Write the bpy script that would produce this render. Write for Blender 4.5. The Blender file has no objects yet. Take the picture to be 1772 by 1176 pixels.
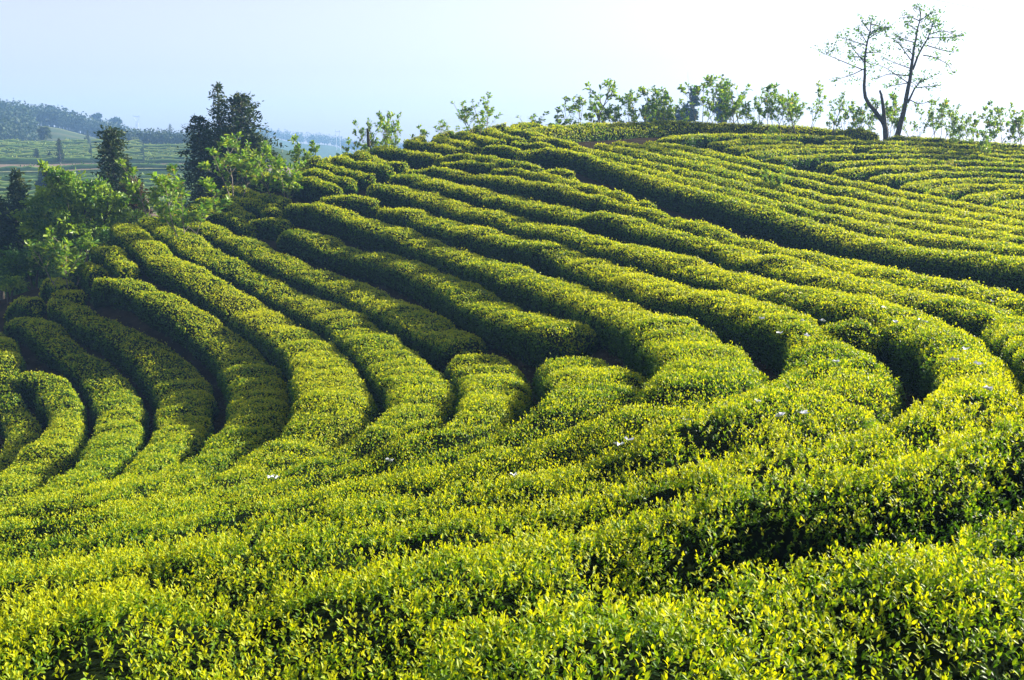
import bpy, math, random
import numpy as np

# ------------------------------------------------------------------ camera, sky, sun, exposure
scene = bpy.context.scene
cam_d = bpy.data.cameras.new("camera"); cam_d.lens = 35.0; cam_d.sensor_width = 36.0
cam_d.clip_start = 0.05; cam_d.clip_end = 6000
cam = bpy.data.objects.new("camera", cam_d); scene.collection.objects.link(cam)
PITCH = math.atan((588 - 270) / 1722)
cam.location = (0, 0, 0); cam.rotation_euler = (math.radians(90) - PITCH, 0, 0)
scene.camera = cam

SUN_AZ, SUN_EL = 60.0, 21.5          # degrees to the right of the view, degrees above the horizon
world = bpy.data.worlds.new("World"); scene.world = world; world.use_nodes = True
wn = world.node_tree.nodes; wl = world.node_tree.links
bg = wn["Background"]; bg.inputs[1].default_value = 0.056
sky = wn.new("ShaderNodeTexSky"); sky.sky_type = 'NISHITA'; sky.sun_disc = False
sky.sun_elevation = math.radians(SUN_EL); sky.sun_rotation = math.radians(SUN_AZ)
sky.air_density = 1.0; sky.dust_density = 1.2; sky.ozone_density = 2.5
hs = wn.new("ShaderNodeHueSaturation"); hs.inputs["Saturation"].default_value = 0.36
tn = wn.new("ShaderNodeMix"); tn.data_type = 'RGBA'; tn.blend_type = 'MULTIPLY'; tn.inputs[0].default_value = 1.0; tn.inputs[7].default_value = (.97, .92, .99, 1)
wl.new(sky.outputs[0], hs.inputs["Color"]); wl.new(hs.outputs[0], tn.inputs[6]); wl.new(tn.outputs[2], bg.inputs[0])
sl = bpy.data.lights.new("sun", 'SUN'); sl.energy = 5.0; sl.angle = math.radians(0.5); sl.color = (1.0, 0.92, 0.76)
so = bpy.data.objects.new("sun", sl); scene.collection.objects.link(so)
_e, _a = math.radians(SUN_EL), math.radians(SUN_AZ)
so.rotation_euler = (math.radians(90) - _e, 0, math.radians(180) - _a)
so.location = (30, 20, 30)
scene.view_settings.view_transform = 'Standard'; scene.view_settings.look = 'None'
scene.view_settings.exposure = 2.0; scene.view_settings.gamma = 1.0
scene.cycles.max_bounces = 6; scene.cycles.diffuse_bounces = 3; scene.cycles.transmission_bounces = 4
scene.cycles.volume_bounces = 1

# ------------------------------------------------------------------ helpers
rng = np.random.default_rng(7)
random.seed(7)
COL = scene.collection

def tag(o, label, cat, group=None):
    o["label"] = label; o["category"] = cat
    if group: o["group"] = group
    return o

def kind(o, k): o["kind"] = k; return o

def thing(name, label, cat, loc, group=None, rz=0.0, scale=(1, 1, 1)):
    o = bpy.data.objects.new(name, None); COL.objects.link(o)
    o.location = loc; o.rotation_euler = (0, 0, rz); o.scale = scale
    return tag(o, label, cat, group)

def obj(name, me, parent=None, loc=None):
    o = bpy.data.objects.new(name, me); COL.objects.link(o)
    if parent is not None: o.parent = parent
    if loc is not None: o.location = loc
    return o

class Geo:
    """collects vertices, faces, material slots and a per-vertex tint; builds one mesh"""
    def __init__(s): s.V = []; s.L = []; s.T = []; s.M = []; s.A = []; s.n = 0; s.S = []
    def add(s, V, faces, mat=0, tint=0.5, smooth=False):
        """V (n,3); faces: list of int arrays (m,k)"""
        V = np.asarray(V, np.float32); s.V.append(V)
        t = np.broadcast_to(np.asarray(tint, np.float32), (len(V),)); s.A.append(t)
        for f in faces:
            f = np.asarray(f, np.int32)
            if f.size == 0: continue
            s.L.append((f + s.n).ravel()); s.T.append(np.full(len(f), f.shape[1], np.int32))
            s.M.append(np.full(len(f), mat, np.int32)); s.S.append(np.full(len(f), smooth, bool))
        s.n += len(V)
    def mesh(s, name, mats):
        me = bpy.data.meshes.new(name)
        V = np.concatenate(s.V); L = np.concatenate(s.L); T = np.concatenate(s.T)
        me.vertices.add(len(V)); me.vertices.foreach_set("co", V.ravel())
        me.loops.add(len(L)); me.loops.foreach_set("vertex_index", L)
        me.polygons.add(len(T)); st = np.r_[0, np.cumsum(T)[:-1]].astype(np.int32)
        me.polygons.foreach_set("loop_start", st); me.polygons.foreach_set("loop_total", T)
        for m in mats: me.materials.append(m)
        me.polygons.foreach_set("material_index", np.concatenate(s.M))
        me.polygons.foreach_set("use_smooth", np.concatenate(s.S))
        at = me.attributes.new("tint", 'FLOAT', 'POINT'); at.data.foreach_set("value", np.concatenate(s.A).astype(np.float32))
        me.update(calc_edges=True); me.validate()
        return me

def norm(a): return a / np.maximum(np.linalg.norm(a, axis=-1, keepdims=True), 1e-9)

LEAF_NEAR = (np.array([(0,0,0),(-.17,.30,.07),(0,.33,.0),(.17,.30,.07),(-.16,.66,.03),(0,.68,-.03),(.16,.66,.03),(0,1,-.16)],np.float32),
             [np.array([(0,2,1),(0,3,2),(4,5,7),(5,6,7)]), np.array([(1,2,5,4),(2,3,6,5)])])
LEAF_MID = (np.array([(0,0,0),(-.21,.48,.07),(0,.52,-.01),(.21,.48,.07),(0,1,-.08)],np.float32),
            [np.array([(0,2,1),(0,3,2),(1,2,4),(2,3,4)])])
LEAF_FAR = (np.array([(0,0,0),(.24,.5,.06),(0,1,-.05),(-.24,.5,.06)],np.float32), [np.array([(0,1,2,3)])])
LEAF_WIDE = (np.array([(0,0,0),(-.24,.45,.06),(0,.45,.0),(.24,.45,.06),(-.2,.78,.0),(.2,.78,.0),(0,1,-.12)],np.float32),
             [np.array([(0,2,1),(0,3,2),(4,2,6),(2,5,6)]), np.array([(1,2,2+2,4)])[:0]])
LEAF_WIDE = (LEAF_WIDE[0], [np.array([(0,2,1),(0,3,2),(1,2,4),(2,3,5),(4,2,6),(2,5,6)])])

def leaves(geo, base, axis, nrm, size, tint, tpl, mat, width=1.0):
    """scatter leaf blades: base point, axis direction, blade normal, length"""
    n = len(base)
    if n == 0: return
    axis = norm(axis); side = norm(np.cross(axis, nrm)); up = np.cross(side, axis)
    tv, tf = tpl; k = len(tv)
    sz = np.broadcast_to(np.asarray(size, np.float32), (n,))[:, None, None]
    V = base[:, None] + sz * (tv[None, :, 0:1] * width * side[:, None] + tv[None, :, 1:2] * axis[:, None] + tv[None, :, 2:3] * up[:, None])
    off = (np.arange(n) * k)[:, None, None]
    faces = [(f[None] + off).reshape(-1, f.shape[1]) for f in tf]
    geo.add(V.reshape(-1, 3), faces, mat, np.repeat(np.broadcast_to(tint, (n,)), k))

def tube(geo, pts, radii, n=6, mat=0, tint=0.5):
    P = np.asarray(pts, float); r = np.asarray(radii, float); m = len(P)
    t = norm(np.gradient(P, axis=0))
    ref = np.array([0.31, 0.95, 0.05]) if abs(t[0, 2]) > 0.8 else np.array([0, 0, 1.0])
    a = norm(np.cross(t, ref)); b = np.cross(t, a)
    ang = np.linspace(0, 2 * np.pi, n, endpoint=False)
    V = P[:, None] + r[:, None, None] * (np.cos(ang)[None, :, None] * a[:, None] + np.sin(ang)[None, :, None] * b[:, None])
    i = np.arange(m - 1)[:, None] * n; j = np.arange(n)[None]; jn = (j + 1) % n
    f = np.stack([i + j, i + jn, i + n + jn, i + n + j], -1).reshape(-1, 4)
    geo.add(V.reshape(-1, 3), [f], mat, tint, True)
    geo.add(V[-1], [np.arange(n)[None]], mat, tint)

def smoothstep(a, b, x):
    t = np.clip((x - a) / (b - a), 0, 1); return t * t * (3 - 2 * t)

def vnoise(x, seed):
    """1-D value noise"""
    r = np.random.default_rng(seed).uniform(-1, 1, 512); i = np.floor(x).astype(int); f = x - i; f = f * f * (3 - 2 * f)
    return r[i % 512] * (1 - f) + r[(i + 1) % 512] * f

def noise2(x, y, seed):
    r = np.random.default_rng(seed).uniform(-1, 1, (64, 64)); i = np.floor(x).astype(int); j = np.floor(y).astype(int)
    fx = x - i; fy = y - j; fx = fx * fx * (3 - 2 * fx); fy = fy * fy * (3 - 2 * fy)
    g = lambda a, b: r[a % 64, b % 64]
    return (g(i, j) * (1 - fx) + g(i + 1, j) * fx) * (1 - fy) + (g(i, j + 1) * (1 - fx) + g(i + 1, j + 1) * fx) * fy

# ------------------------------------------------------------------ materials
def leaf_material(name, stops, rough=0.42, transl=0.35, spec=0.35, tcol=(1.15, 1.1, 0.5)):
    m = bpy.data.materials.new(name); m.use_nodes = True; nt = m.node_tree; N = nt.nodes; L = nt.links
    p = N["Principled BSDF"]; out = N["Material Output"]
    at = N.new("ShaderNodeAttribute"); at.attribute_name = "tint"
    cr = N.new("ShaderNodeValToRGB"); el = cr.color_ramp.elements
    el[0].position, el[0].color = stops[0][0], (*stops[0][1], 1)
    el[1].position, el[1].color = stops[-1][0], (*stops[-1][1], 1)
    for pos, c in stops[1:-1]:
        e = el.new(pos); e.color = (*c, 1)
    L.new(at.outputs["Fac"], cr.inputs[0]); L.new(cr.outputs[0], p.inputs["Base Color"])
    p.inputs["Roughness"].default_value = rough; p.inputs["Specular IOR Level"].default_value = spec
    tr = N.new("ShaderNodeBsdfTranslucent"); mu = N.new("ShaderNodeMix"); mu.data_type = 'RGBA'; mu.blend_type = 'MULTIPLY'
    mu.inputs[0].default_value = 1.0; L.new(cr.outputs[0], mu.inputs[6]); mu.inputs[7].default_value = (*tcol, 1)
    L.new(mu.outputs[2], tr.inputs[0])
    mx = N.new("ShaderNodeMixShader"); mx.inputs[0].default_value = transl
    L.new(p.outputs[0], mx.inputs[1]); L.new(tr.outputs[0], mx.inputs[2]); L.new(mx.outputs[0], out.inputs[0])
    return m

def noise_material(name, c1, c2, scale, rough=0.9, c3=None, bump=0.0, detail=6):
    m = bpy.data.materials.new(name); m.use_nodes = True; nt = m.node_tree; N = nt.nodes; L = nt.links
    p = N["Principled BSDF"]; p.inputs["Roughness"].default_value = rough; p.inputs["Specular IOR Level"].default_value = 0.2 if rough < .95 else 0.0
    tc = N.new("ShaderNodeTexCoord"); nz = N.new("ShaderNodeTexNoise"); nz.inputs["Scale"].default_value = scale; nz.inputs["Detail"].default_value = detail
    L.new(tc.outputs["Object"], nz.inputs["Vector"])
    cr = N.new("ShaderNodeValToRGB"); el = cr.color_ramp.elements
    el[0].position, el[0].color = 0.35, (*c1, 1); el[1].position, el[1].color = 0.65, (*c2, 1)
    if c3: e = el.new(0.5); e.color = (*c3, 1)
    L.new(nz.outputs["Fac"], cr.inputs[0]); L.new(cr.outputs[0], p.inputs["Base Color"])
    if bump:
        b = N.new("ShaderNodeBump"); b.inputs["Strength"].default_value = bump; L.new(nz.outputs["Fac"], b.inputs["Height"]); L.new(b.outputs[0], p.inputs["Normal"])
    return m

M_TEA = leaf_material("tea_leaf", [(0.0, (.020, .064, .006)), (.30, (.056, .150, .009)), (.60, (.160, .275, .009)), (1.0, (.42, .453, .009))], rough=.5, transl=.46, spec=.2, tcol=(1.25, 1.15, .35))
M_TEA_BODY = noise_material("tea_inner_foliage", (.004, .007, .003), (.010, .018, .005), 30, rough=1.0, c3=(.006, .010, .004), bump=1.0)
M_BARK = noise_material("grey_bark", (.10, .085, .065), (.24, .21, .17), 14, bump=.4)
M_BARK_DARK = noise_material("dark_bark", (.035, .03, .024), (.09, .08, .06), 12, bump=.5)
M_SAP = leaf_material("sapling_leaf", [(0.0, (.03, .10, .012)), (.5, (.085, .21, .02)), (.85, (.22, .33, .03)), (1.0, (.40, .28, .03))], rough=.40, transl=.5)
M_CON = leaf_material("conifer_needle", [(0.0, (.010, .028, .012)), (.6, (.028, .060, .020)), (1.0, (.075, .095, .024))], rough=.6, transl=.2, spec=.2)
M_CON_BROWN = leaf_material("browning_conifer_needle", [(0.0, (.030, .022, .012)), (.6, (.075, .045, .022)), (1.0, (.11, .085, .03))], rough=.6, transl=.2, spec=.2)
M_BROAD = leaf_material("broadleaf_foliage", [(0.0, (.022, .080, .010)), (.5, (.075, .185, .015)), (1.0, (.25, .37, .025))], rough=.45, transl=.45)
M_WOOD = leaf_material("far_wood_foliage", [(0.0, (.015, .035, .014)), (.6, (.035, .07, .02)), (1.0, (.10, .13, .035))], rough=.6, transl=.2, spec=.2)
M_FARTEA = leaf_material("far_tea_foliage", [(0.0, (.025, .06, .015)), (.6, (.06, .13, .02)), (1.0, (.19, .23, .04))], rough=.6, transl=.2, spec=.2)
M_STEEL = noise_material("galvanised_steel", (.30, .31, .33), (.42, .43, .45), 3, rough=.5)
M_WEB = noise_material("dewy_web", (.70, .72, .74), (.85, .86, .88), 30, rough=.5)

# ------------------------------------------------------------------ terrain
SURVEY = np.array([[-1.54,2.76,-1.55],[29.06,52.85,0.39],[-12.04,43.15,-1.17],[14.95,26.77,-2.06],[-10.23,21.99,-5.92],[7.42,14.05,-2.35],[-3.43,13.57,-4.18],[4.09,7.35,-1.85],[9.29,46.98,0.63],[0.29,33.32,-2.02],[1.72,22.9,-3.1],[-4.37,7.86,-3.2],[22.09,39.94,-1.01],[-17.45,31.33,-5.26],[2.11,3.96,-1.57],[0.14,9.7,-2.89],[11.18,36.77,-1.32],[8.54,21.14,-2.46],[-8.62,32.1,-3.52],[0.88,17.29,-3.48],[-8.63,16.13,-5.34],[-0.9,43.95,0.43],[-3.98,20.96,-4.4],[-0.66,5.76,-2.3],[5.8,28.8,-2.05],[3.97,11.76,-2.46],[-3.3,27.47,-4.0],[17.84,54.11,1.35],[-6.93,11.73,-4.44],[0.45,2.41,-1.35],[-14.95,26.03,-5.78],[4.4,38.92,-0.48],[-5.6,38.85,-1.05],[5.92,17.85,-2.51],[1.24,13.79,-3.1],[-3.15,5.75,-2.55],[-2.9,10.39,-3.59],[-4.76,17.13,-4.82],[1.63,6.33,-1.96],[17.37,46.16,0.1],[16.25,32.81,-1.8],[-12.93,36.85,-2.32],[-9.6,26.95,-5.52],[11.24,30.79,-2.09],[10.0,54.69,1.75],[12.86,22.94,-2.2],[2.92,49.91,1.47],[2.86,9.5,-2.32],[5.56,9.68,-2.0],[1.2,28.74,-2.54],[6.23,24.55,-2.42],[24.46,47.31,0.15],[4.52,14.73,-2.55],[-0.84,12.13,-3.46],[10.31,26.53,-2.31],[6.92,34.11,-1.31],[-6.4,24.02,-5.14],[-0.41,4.09,-1.85],[16.63,38.51,-1.2],[9.14,17.2,-2.43],[-1.59,15.9,-3.95],[-4.1,32.36,-3.18],[-8.01,19.36,-5.47],[-1.74,23.78,-4.02],[-12.96,30.81,-3.79],[-0.36,7.68,-2.67],[-6.66,44.83,0.28],[-0.73,19.98,-4.04],[-5.53,9.81,-3.78],[3.93,20.68,-2.76],[10.39,41.92,-0.26],[4.38,44.32,0.44],[-3.11,49.32,1.19],[-1.05,37.76,-1.22],[1.46,8.25,-2.34],[-6.53,14.63,-4.67],[6.51,11.72,-2.16],[0.7,5.07,-1.87],[3.06,5.73,-1.73],[-2.55,8.68,-3.2],[-10.67,18.61,-6.12],[3.62,26.55,-2.47],[-4.76,11.63,-3.99],[-0.64,2.06,-1.32],[3.39,31.45,-1.83],[-2.17,6.94,-2.76],[0.58,25.68,-3.01],[-6.13,29.71,-4.18],[-9.69,39.72,-1.41],[-12.37,24.21,-6.16],[2.06,11.14,-2.62],[3.38,35.35,-1.16],[23.11,52.52,0.81],[-8.01,35.94,-2.25],[13.76,49.4,0.69],[14.6,42.7,-0.49],[2.86,16.02,-2.84],[20.23,36.5,-1.36],[-1.48,30.25,-2.89],[2.69,18.51,-2.96],[-14.8,33.92,-3.47],[11.65,20.74,-2.26],[21.2,44.41,-0.27],[6.2,15.88,-2.45],[12.95,33.97,-1.76],[-4.69,15.12,-4.61],[8.16,39.16,-0.55],[15.6,29.8,-1.97],[-6.27,27.03,-4.6],[-1.69,17.92,-4.07],[-12.66,27.96,-5.2],[-1.26,9.3,-3.14],[-5.41,13.25,-4.36],[1.3,3.32,-1.45],[-7.44,21.95,-5.68],[0.53,11.42,-3.02],[-3.71,41.83,-0.38],[-15.59,28.87,-5.18],[19.53,50.19,0.69],[-2.83,35.12,-2.07],[2.83,7.21,-1.97],[2.68,13.02,-2.68],[-0.29,14.52,-3.6],[-3.52,19.01,-4.3],[7.51,19.2,-2.48],[-3.95,9.45,-3.47],[0.42,40.88,-0.19],[-9.95,24.51,-5.91],[-2.81,12.15,-3.89],[8.56,31.65,-1.81],[-11.17,34.4,-2.7],[-3.86,25.2,-4.32],[4.16,8.7,-2.02],[6.03,52.48,1.66],[-2.09,5.45,-2.37],[-6.4,18.1,-5.22],[5.96,13.37,-2.36],[13.13,28.86,-2.08],[18.25,42.51,-0.66],[1.26,46.79,1.06],[8.17,15.7,-2.45],[5.21,22.33,-2.58],[2.96,4.57,-1.63],[-2.16,3.49,-1.83],[5.7,19.85,-2.57],[8.21,23.63,-2.46],[13.94,55.6,1.66],[4.32,13.23,-2.5],[-3.14,16.54,-4.27],[4.62,16.75,-2.63],[12.3,25.31,-2.21],[-0.96,21.94,-4.0],[1.12,19.98,-3.41],[13.59,39.77,-0.99],[-1.99,13.95,-3.93],[-12.73,40.11,-1.82],[-4.51,22.89,-4.5],[15.3,35.63,-1.53],[0.0,3.33,-1.59],[-10.52,29.2,-3.9],[7.3,43.15,0.13],[2.83,14.51,-2.76],[1.25,15.32,-3.23],[6.48,36.98,-0.83],[-7.28,41.49,-0.34],[9.8,28.97,-2.24],[1.6,38.38,-0.72],[5.27,10.95,-2.19],[-5.15,19.63,-5.0],[-3.3,7.63,-3.0],[-3.22,15.05,-4.3],[13.76,31.61,-1.91],[-7.08,16.53,-5.02],[-1.22,3.53,-1.77],[-5.92,34.04,-2.89],[0.69,6.11,-2.11],[-3.46,46.25,0.56],[3.42,41.59,-0.02],[2.08,5.5,-1.73],[-1.25,26.55,-3.47],[12.3,46.14,0.27],[-0.64,10.59,-3.21],[4.48,18.77,-2.69],[0.47,35.8,-1.52],[10.26,50.11,1.06],[4.32,24.66,-2.55],[26.37,50.49,0.49],[-8.43,14.66,-5.15],[-9.07,18.11,-5.6],[5.68,26.47,-2.3],[-1.29,7.36,-2.75],[-4.06,10.69,-3.77],[-8.27,29.84,-4.17],[6.95,22.16,-2.5],[-2.9,22.31,-4.24],[-10.95,31.83,-3.15],[-2.28,20.38,-4.18],[-5.61,21.61,-5.08],[10.97,39.36,-0.81],[-9.52,20.09,-5.75],[-0.29,16.53,-3.82],[19.46,39.08,-1.1],[-1.94,11.42,-3.64],[-2.84,39.49,-0.91],[-0.17,49.67,1.61],[1.37,31.04,-2.18],[-4.18,29.27,-3.97],[8.7,36.19,-1.09],[23.76,43.04,-0.68],[11.19,23.66,-2.32],[2.59,24.96,-2.77],[-1.39,2.09,-1.4],[-4.53,36.69,-1.75],[-0.4,18.54,-3.97],[17.67,35.26,-1.59],[20.22,47.19,0.04],[0.54,7.84,-2.49],[-10.26,37.43,-2.16],[6.81,45.89,0.59],[0.0,6.89,-2.47],[-15.29,31.66,-4.53],[-6.3,32.01,-3.66],[3.27,22.53,-2.81],[-8.24,24.32,-5.82],[15.52,52.17,1.04],[-0.61,28.44,-2.92],[-5.74,16.24,-4.91],[1.86,44.06,0.49],[9.1,18.68,-2.47],[1.65,4.56,-1.58],[7.83,17.73,-2.47],[2.05,21.44,-3.1],[0.1,4.64,-1.91],[-7.0,20.51,-5.53],[-12.79,25.98,-5.64],[3.43,6.59,-1.81],[7.67,25.47,-2.38],[3.37,10.37,-2.4],[4.2,33.52,-1.42],[1.01,10.12,-2.73],[2.25,8.71,-2.26],[13.39,37.03,-1.42],[10.68,34.75,-1.61],[-0.15,23.22,-3.48],[4.2,29.64,-2.02],[11.93,27.3,-2.2],[1.98,26.89,-2.66],[-1.57,10.33,-3.39],[8.92,33.81,-1.52],[10.47,44.35,0.15],[-6.0,0.0,-1.9],[0.0,-1.5,-0.75],[3.0,-1.0,-0.5],[6.0,1.0,-0.9],[8.0,4.0,-1.3],[-10.0,5.0,-4.0],[14.0,12.0,-2.1],[-6.0,-6.0,-1.4],[6.0,-6.0,-0.3],[8.96,58.0,1.2],[20.0,58.0,0.6],[28.0,54.0,-0.2],[0.0,52.0,0.7],[-6.0,50.0,-0.6],[-12.0,46.0,-2.2],[-17.0,40.0,-4.1],[-20.0,36.0,-4.8],[-21.0,27.0,-6.6],[-19.0,19.0,-7.6],[30.0,40.0,-1.0],[24.0,28.0,-1.8]])

def tps_fit(T, lam=5e-4):
    n = len(T); P = T[:, :2] / 10
    r = np.linalg.norm(P[:, None] - P[None], axis=2); K = np.where(r > 0, r * r * np.log(np.maximum(r, 1e-9)), 0)
    A = np.zeros((n + 3, n + 3)); A[:n, :n] = K + lam * np.eye(n); A[:n, n] = 1; A[:n, n + 1:] = P; A[n:, :n] = A[:n, n:].T
    return P, np.linalg.solve(A, np.r_[T[:, 2], 0, 0, 0])
TP, TC = tps_fit(SURVEY)
def canopy(x, y):
    """height of the plucking table (hedge tops) over the plantation"""
    x = np.atleast_1d(np.asarray(x, float)); y = np.atleast_1d(np.asarray(y, float)); out = np.empty(len(x))
    for a in range(0, len(x), 4000):
        Q = np.stack([x[a:a+4000], y[a:a+4000]], 1) / 10
        r = np.linalg.norm(Q[:, None] - TP[None], axis=2)
        out[a:a+4000] = np.where(r > 0, r * r * np.log(np.maximum(r, 1e-9)), 0) @ TC[:-3] + TC[-3] + Q @ TC[-2:]
    return out

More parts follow.
